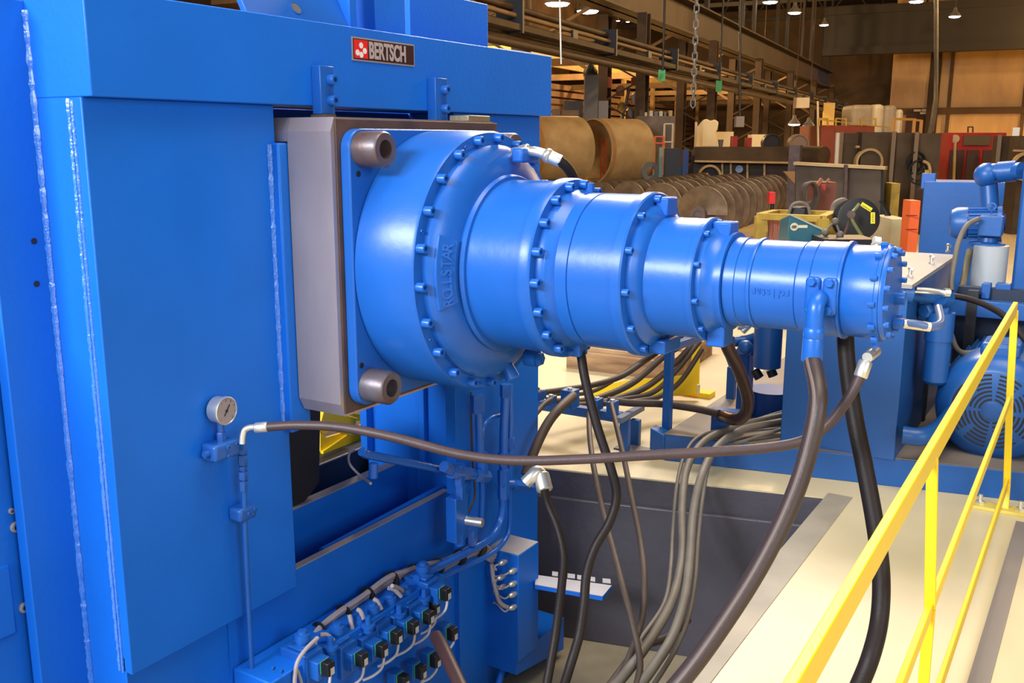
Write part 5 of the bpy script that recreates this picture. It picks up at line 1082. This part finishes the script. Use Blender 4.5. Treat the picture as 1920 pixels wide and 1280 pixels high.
q = MB(); a = hpy(1757, 97, 77); q.box(a.x-.35, a.x+.35, a.y-.2, a.y+.2, 0, a.z); tag(q.build('wall_post', COLST), 'dark steel post between the two tan wall panels', 'post')
q = MB(); q.tube([pd(1755, -120, 45), pd(1755, 150, 45), pd(1752, 200, 45), pd(1745, 240, 45), pd(1742, 252, 45)], .10, 8); q.tube([pd(1757, 150, 45), pd(1756, 200, 45), pd(1749, 246, 45)], .05, 8); tag(q.build('hanging_cable', GREYM), 'grey cables sagging down in front of the wall post', 'cable')
# white jug shaped machine, white box, planter, drums
wj = thing('white_machine', pz(1330, 350, 0), 'rounded cream white machine cover behind the trough', 'machine')
q = MB(); q.prism([pd(u, v, 32) for u, v in ((1314, 276), (1316, 232), (1318, 224), (1326, 222), (1332, 226), (1341, 223), (1348, 228), (1346, 242), (1341, 250), (1348, 276))], FW*1.0); q.build('cover', mat('bright_cream', (.80, .72, .50), .5), wj, bevel=.05)
q = MB(); a = pd(1331, 290, 32); q.box(a.x-.5, a.x+.5, a.y, a.y+.8, 0, a.z+.25); q.build('pedestal', GREYM, wj)
hbox('white_crate', 1343, 1373, 247, 300, 34, .8, mat('bright_cream', (.8, .72, .5), .5), 'cream white crate right of the rounded white machine', 'crate')
hbox('white_crate', 1408, 1440, 252, 300, 35, .8, mat('bright_cream', (.8, .72, .5), .5), 'cream white crate partly behind the round drum end', 'crate')
hbox('white_post', 1301, 1305, 229, 300, 31, .1, mat('bright_cream', (.8, .72, .5), .5), 'narrow cream post left of the third lattice column', 'post')
hbox('red_drum', 1373, 1381, 255, 300, 30, .5, RED, 'small dark red canister between the lattice columns', 'canister')
hbox('red_drum', 1400, 1408, 258, 300, 30, .5, RED, 'second small dark red canister right of the first', 'canister')
pt_ = thing('grey_bucket', pd(1351, 276, 26), 'small dark bucket standing on the trough edge', 'bucket')
q = MB(); a = pd(1351, 275, 26.2); q.lathe(a, ZP, [(0, .05), (.19, .075), (.19, .06)], 16); q.build('bucket_body', GREYM, pt_)
for (u, v, r, m_, lab) in ((1443, 268, .25, DARK, 'dark drum end half hidden behind the trough'), (1493, 270, .27, mat('mauve_tan', (.28, .19, .14), .6), 'tan drum end left of the red enclosure')):
    c = pd(u, v, 27.9); q = MB(); q.lathe(c, -Fh, [(0, r*1.05), (.3, r*1.05), (.3, r*.9), (.25, r*.9), (.25, 0)], 28, caps=False); q.box(c.x-.1, c.x+.1, c.y, c.y+.2, 0, c.z); tag(q.build('drum_end', m_), lab, 'drum')
hbox('white_cabinet', 1493, 1517, 183, 202, 36, .5, CREAMB, 'small white wall cabinet high between the lattice columns above the low lamps', 'cabinet', to_floor=False)
hbox('painted_light_patch', 1542, 1563, 193, 235, 60, .1, mat('painted_light_yellow', (.85, .62, .22), .5), 'bright yellow panel coloured as a lit patch of wall above the red enclosure', 'wall panel', to_floor=False)  # light on the far wall is put into this panel's yellow
# left group: grey machine tower, boxes, signs
gt = thing('grey_column_machine', pz(1106, 330, 0), 'tall grey machine column with a dark cone head behind the shells', 'machine')
hbox('machine_body', 1094, 1119, 143, 330, 27, .7, GREYM, parent=gt)
q = MB(); a = pd(1107, 143, 27.2); q.lathe(a, ZP, [(0, .2), (.15, .2), (.32, .08), (.36, .08), (.36, 0)], 16); q.build('cone_head', DARK, gt)
hbox('machine_arm', 1120, 1138, 190, 330, 27, .6, mat('grey_machine_light', (.19, .18, .18), .5), parent=gt)
for (u0, u1, v0, m_, lab) in ((1034, 1050, 205, mat('cardboard', (.42, .27, .15), .7), 'small cardboard box behind the left tan shell'), (1052, 1084, 207, mat('cardboard', (.42, .27, .15), .7), 'wide cardboard box behind the left tan shell'), (1056, 1092, 190, GREYM, 'grey steel cabinet behind the cardboard boxes')):
    hbox('storage_box', u0, u1, v0, 300, 27.5 if m_ != GREYM else 29, .6, m_, lab, 'box')
hbox('workbench', 1195, 1262, 218, 300, 27, .8, mat('bench_steel', (.20, .15, .11), .6, col2=(.10, .07, .05), vs=2), 'cluttered steel workbench right of the big lattice column', 'workbench')
for i in range(7):
    u = 1200+i*9; hbox('bench_part', u, u+R_.uniform(4, 8), 206+R_.uniform(-4, 6), 219, 26.8, .3, R_.choice([GREYM, STEELBG, CREAMB, TANSTEEL]), 'small machined part on the cluttered workbench, %s from the left' % ['first', 'second', 'third', 'fourth', 'fifth', 'sixth', 'seventh'][i], 'machine part', group='parts on the workbench', to_floor=False)
# frames right of the shells
for (u0, u1, v0, v1, m_, lab) in ((1228, 1244, 256, 276, ORANGE, 'small orange tubular frame right of the right shell'), (1246, 1262, 232, 274, CREAMB, 'pale tripod stand behind the orange frame')):
    q = MB()
    for u in (u0, u1): a = pd(u, v0, 25); q.box(a.x-.02, a.x+.02, a.y-.02, a.y+.02, 0, a.z)
    for v in (v0, v1-8): q.bar(pd(u0, v, 25), pd(u1, v, 25), .03, .03)
    tag(q.build('tubular_frame', m_), lab, 'frame')
hbox('blue_cabinet', 1279, 1290, 280, 330, 26.5, .3, mat('dull_blue', (.03, .07, .25), .5), 'narrow dull blue machine part left of the trough', 'machine part')
hbox('teal_device', 1236, 1243, 276, 310, 22, .2, mat('sage_green', (.18, .26, .20), .5), 'slim sage green cabinet right of the shells', 'cabinet')
hbox('dark_box', 1248, 1274, 278, 320, 21.5, .4, DARK, 'dark box with a pale bar left of the blue machine part', 'box')
wf = thing('wire_feeder', pd(1275, 330, 26.9), 'teal wire feeder with cables just behind the augers', 'wire feeder')
q = MB(); a = pd(1262, 345, 26.8); c_ = pd(1288, 312, 26.8); q.box(a.x, c_.x, a.y, a.y+.3, a.z, c_.z); q.build('feeder_case', TEAL, wf, bevel=.02)
q = MB(); q.tube([pd(1245, 360, 26.0), pd(1255, 338, 26.4), pd(1270, 330, 26.6), pd(1288, 345, 26.4), pd(1296, 365, 26.0)], .05, 8); q.tube([pd(1238, 350, 26.4), pd(1262, 345, 26.4), pd(1280, 352, 26.4)], .045, 8); q.build('feeder_cable', TANSTEEL, wf)
q = MB(); q.box(a.x+.05, c_.x+.1, a.y, a.y+.3, 0, a.z-.01); q.build('pedestal', DARK, wf)
# green signs
def sign(u0, u1, v0, v1, d, lab):
    t = thing('green_sign', pd((u0+u1)/2, v1, d), lab, 'sign'); rbox('sign_board', u0, u1, v0, v1, d, .04, mat('bright_green', (.06, .42, .14), .5), t); q = MB(); a = pd((u0+u1)/2+2, v0+1, d-.06); q.cyl(a, Vector((a.x, a.y, 12.95)), .03, 8); q.build('hanger_rod', DARK, t); return t
s_1 = sign(887, 914, 66, 92, 24, 'green and white notice sign hanging just above the machine beam')
rbox('white_lower_half', 889, 912, 78, 92, 23.95, .02, CREAMB, s_1); rbox('white_header', 889, 912, 64.5, 66.5, 23.95, .03, CREAMB, s_1)
for k in (891, 906): rbox('green_mark', k, k+4, 84, 92, 23.9, .02, MATS['bright_green'], s_1)
s_2 = sign(1234, 1247, 131, 152, 24, 'small green sign between the big lattice column and the third column'); rbox('sign_mark', 1238, 1242, 138, 146, 23.9, .02, GREEN, s_2)
s_3 = sign(1342, 1353, 151, 172, 30, 'small green sign between the third and fourth lattice columns')
# hanging reels and gear on lattice column
hg = thing('hanging_gear', pd(1160, 230, 30), 'cluster of coloured hanging tools and canisters on the big lattice column', 'tools')
for (u, v, r, m_) in ((1140, 155, .14, mat('dusty_red', (.30, .07, .05), .6)), (1163, 170, .14, mat('dusty_orange', (.45, .20, .08), .6)), (1190, 152, .12, mat('dusty_red', (.3, .07, .05), .6)), (1192, 185, .15, mat('grey_violet', (.22, .19, .22), .5)), (1165, 200, .12, YELOLD), (1182, 215, .16, GREYM)):
    q = MB(); r *= 1.22; c = pd(u, v, 30.35); q.lathe(c-ZP*r, ZP, [(0, r*.7), (.02, r*.8), (r*1.6, r*.8), (r*2, r*.3)], 14); q.build('canister', m_, hg)
q = MB(); q.tube([pd(1180, 165, 30.3), pd(1172, 200, 30.3), pd(1166, 240, 30.3), pz(1166, 375, 0)], .05, 8); q.build('hose_drop', GREYM, hg)
hp3 = thing('pendant_control', pd(1386, 230, 22), 'grey pendant control box hanging on cables before the fourth lattice column', 'pendant control')
rbox('control_box', 1380, 1395, 218, 238, 22, .25, mat('pendant_grey', (.25, .20, .16), .5), hp3)
q = MB(); q.cyl(pd(1387, 218, 22), pd(1388, -10, 22), .03, 8); q.build('pendant_cable', DARK, hp3)
# welding corner: yellow cart, welder, reel, red machine
yc = thing('yellow_cart', pz(1490, 470, 0), 'worn yellow open frame cart with hanging cables behind the motor', 'cart')
CD = 11.5
q = MB()
P4 = [pd(1426, 405, CD), pd(1542, 410, CD-.6), pd(1563, 401, CD+.3), pd(1455, 398, CD+.9)]
for i in range(4): q.bar(P4[i], P4[(i+1) % 4], .10, .07)
q.build('top_frame', YELOLD, yc)
for p in P4: q = MB(); q.bar(p, Vector((p.x, p.y, 0)), .12, .12, up=Fh); q.build('leg', YELOLD, yc)
q = MB()
for k in range(7): u = 1441+k*3; q.tube([pd(u, 412, CD+.1), pd(u+R_.uniform(-3, 3), 430, CD+.1), pd(u+R_.uniform(-4, 4), 455, CD+.1)], .018, 6)
q.build('hanging_cables', mat('copper_red', (.35, .12, .07), .5), yc)
q = MB(); a = pd(1478, 404, CD+.4); c_ = pd(1518, 387, CD+.4); q.box(a.x, c_.x, a.y, a.y+.25, a.z-.02, c_.z); q.build('tool_box', DARK, yc, bevel=.03)
q = MB(); q.tube([pd(1478, 402, CD+.3), pd(1486, 384, CD+.3), pd(1502, 380, CD+.3), pd(1514, 386, CD+.3), pd(1519, 402, CD+.3)], .02, 8); q.build('box_handle', RUBBERG, yc)
wd = thing('welding_machine', pz(1510, 470, 0), 'blue green sloping top welding machine with a pale round emblem', 'welding machine')
WDp = 10.2
q = MB(); q.prism([pd(u, v, WDp) for u, v in ((1476, 440), (1483, 455), (1541, 455), (1541, 430), (1484, 403), (1480, 404))], FW*.35); q.build('side_panel', TEAL, wd, bevel=.01)
q = MB(); q.prism([pd(u, v, WDp-.02) for u, v in ((1481, 403), (1484, 402), (1543, 428), (1541, 431))], FW*.39); q.build('sloping_lid', mat('pale_teal', (.35, .42, .36), .5), wd)
q = MB(); q.lathe(pd(1489, 425, WDp-.01), -Fh, [(0, .042), (.004, .042)], 24); q.bar(pd(1494, 424.5, WDp-.012), pd(1514, 424.5, WDp-.012), .004, .030, up=(0, 0, 1)); em = q.build('emblem', mat('emblem_cream', (.75, .68, .50), .5), wd)
q = MB()
for k in range(4): q.bar(pd(1484.5+k*2.2, 427, WDp-.03), pd(1486.5+k*2.2, 422.5, WDp-.03), .004, .009, up=Fh)
q.build('emblem_letters', DARK, em)
q = MB(); a = pd(1480, 456, WDp); c_ = pd(1541, 456, WDp); q.prism([(a.x, a.y, 0), (c_.x, c_.y, 0), (c_.x, c_.y+.3, 0), (a.x, a.y+.3, 0)], (0, 0, a.z)); q.build('lower_case', TEAL, wd)
rl2 = thing('cable_reel', pz(1612, 460, 0), 'round black cable reel with two yellow labels on its face', 'cable reel')
rc_ = pd(1610, 411, 11.2); fn = (-Fh*.93-RT*.05+ZP*.1).normalized()
q = MB(); q.lathe(rc_-fn*.25, fn, [(0, .245), (.02, .245), (.03, .16), (.22, .16), (.23, .245), (.25, .245), (.255, .235), (.258, .05), (.258, 0)], 48, caps=False); q.build('reel_drum', DARK, rl2)
def lab_(u0, v0, u1, v1, w): q = MB(); q.bar(pd(u0, v0, 10.93), pd(u1, v1, 10.93), .004, w, up=fn.cross(pd(u1, v1, 10.93)-pd(u0, v0, 10.93))); return q.build('yellow_label', mat('label_yellow', (.90, .78, .03), .5), rl2)
lab_(1615, 382, 1634, 394, .048); lab_(1636.5, 398, 1636.5, 419, .048)
q = MB()
for k in range(5): q.bar(pd(1618+k*3.2, 384.2+k*2.1, 10.90), pd(1619+k*3.2, 387+k*2.1, 10.90), .004, .005, up=RT)
for k in range(5): q.bar(pd(1635, 401+k*3.4, 10.90), pd(1638, 401+k*3.4, 10.90), .004, .005, up=ZP)
q.build('label_print', DARK, rl2)
q = MB(); q.tube([pd(1611, 382, 10.9), pd(1603, 392, 10.9), pd(1597, 400, 10.88), pd(1598, 412, 10.88), pd(1607, 428, 10.9), pd(1618, 445, 10.95)], .018, 8); q.build('green_cable', mat('olive_green_cable', (.17, .20, .08), .5), rl2)
q = MB(); q.bar(pd(1596, 405, 10.95), pd(1583, 440, 10.95), .02, .02); q.cyl(pd(1596, 402, 10.85), pd(1596, 402, 11.0), .045, 14); q.build('crank_arm', RUST, rl2)
q = MB(); q.bar(Vector((rc_.x-.2, rc_.y, 0)), rc_-fn*.1, .08, .08); q.bar(Vector((rc_.x+.25, rc_.y+.1, 0)), rc_-fn*.1, .08, .08); q.build('stand', DARK, rl2)
rm = thing('rusty_winder', pz(1545, 460, 0), 'rust red box machine with coiled cables between the cart and the hopper', 'machine')
hbox('winder_body', 1527, 1562, 341, 440, 13.5, .5, mat('rust_red_box', (.18, .05, .03), .6, col2=(.11, .035, .02), vs=3), parent=rm)
q = MB(); q.bar(pd(1528, 354, 13.3), pd(1541, 335, 13.3), .03, .05); q.bar(pd(1550, 341, 13.3), pd(1555, 335, 13.3), .02, .03); q.build('lever', mat('rust_light', (.35, .14, .08), .6), rm)
q = MB()
for k in range(7):
    c = pd(1514+k*1.2, 362+k*1.3, 13.2-.03*k); q.tube([c+RT*.10*math.cos(a)+ZP*(.14+.01*k)*math.sin(a) for a in [i*PI/6 for i in range(13)]], .016, 6, 3)
q.build('cable_coils', RUBBERB, rm)
q = MB(); q.box(pd(1543, 352, 13.2).x-.02, pd(1543, 352, 13.2).x+.04, pd(1543, 352, 13.2).y-.02, pd(1543, 352, 13.2).y, pd(1543, 352, 13.2).z-.03, pd(1543, 352, 13.2).z+.05); q.build('red_button_box', RED, rm)
rf = thing('red_flag_box', pz(1447, 400, 0), 'small bright red box on a dark stem at the end of the auger row', 'box')
rbox_l = hbox('box_body', 1442, 1453, 360, 382, 15.5, .15, mat('signal_red', (.70, .03, .03), .5), parent=rf, to_floor=False)
q = MB(); a = pd(1448, 381, 15.55); q.cyl((a.x, a.y, 0), (a.x, a.y, a.z), .03, 8); q.build('stem', DARK, rf)
yb = hbox('yellow_stand', 1666, 1682, 343, 420, 16, .4, YELOLD, 'worn yellow steel frame right of the hopper', 'frame')
hc2 = thing('hanging_cables', pd(1680, 400, 13), 'black cables hanging in loops right of the cable reel', 'cable')
q = MB()
for k in range(6):
    q.tube([pd(1652+R_.uniform(-3, 3), 376, 13), pd(1664+R_.uniform(-4, 4), 400, 13), pd(1680+R_.uniform(-5, 6), 425+R_.uniform(-5, 10), 13), pd(1684+R_.uniform(-5, 4), 440, 13), pd(1672, 428+R_.uniform(-8, 8), 13), pd(1660, 400, 13)], .018, 6, 5)
q.build('cable_loops', BLACKP, hc2)
hbox('cream_box', 1668, 1702, 410, 470, 12.5, .8, mat('cream_box_paint', (.50, .42, .25), .6, var=.15, vs=3), 'pale cream box standing left of the orange barrier', 'box')
ob = thing('orange_barrier', pz(1707, 470, 0), 'bright orange plastic barrier post beside the blue reservoir', 'barrier')
hbox('barrier_body', 1700, 1718, 375, 470, 9.4, .2, ORANGE, parent=ob, rot=.4)
q = MB()
for v in (404, 430): q.bar(pd(1699, v, 9.35), pd(1719, v, 9.2), .01, .012)
q.build('barrier_groove', RED, ob)
jm = thing('clutter_machine', pz(1580, 468, 0), 'low dark machine with knobs at the foot of the cable reel', 'machine')
hbox('machine_body', 1546, 1640, 448, 470, 9.7, .5, DARK, parent=jm)
q = MB()
for (u, v) in ((1548, 436), (1566, 415), (1575, 440), (1558, 452)): q.sphere(pd(u, v, 9.95), .04, 10)
q.build('knobs', RUBBERG, jm); q = MB()
q.tube([pd(1548, 436, 9.95), pd(1556, 424, 9.95), pd(1566, 415, 9.95)], .012, 6); q.tube([pd(1575, 440, 9.95), pd(1570, 425, 9.95), pd(1566, 415, 9.95)], .012, 6); q.tube([pd(1566, 455, 9.95), pd(1575, 440, 9.95)], .02, 6); q.build('lead', RUBBERG, jm); q = MB(); q.tube([pd(1560, 398, 12.5), pd(1565, 382, 12.5), pd(1580, 375, 12.5), pd(1588, 380, 12.5)], .035, 8); q.build('lead', RUBBERG, jm)
wt = thing('white_tap', pd(1645, 462, 9.0), 'small white valve head just above the tank lid', 'valve')
q = MB(); q.cyl(pd(1638, 450, 6.9), pd(1650, 452, 6.9), .03, 14); q.cyl(pd(1643, 452, 6.9), pd(1643, 464, 6.9), .016, 10); q.build('valve_head', WHITE, wt)
# roof strip at top left, dark red girder seen above the side plate
q = MB(); q.prism([px(0, 4, -6), px(118, 4, -6), px(118, -60, -6), px(0, -60, -6)], (-.1, 0, 0)); tag(q.build('red_brown_girder', mat('dark_red_brown', (.16, .03, .02), .6)), 'dark red brown girder glimpsed above the side plate at the top left corner', 'girder')
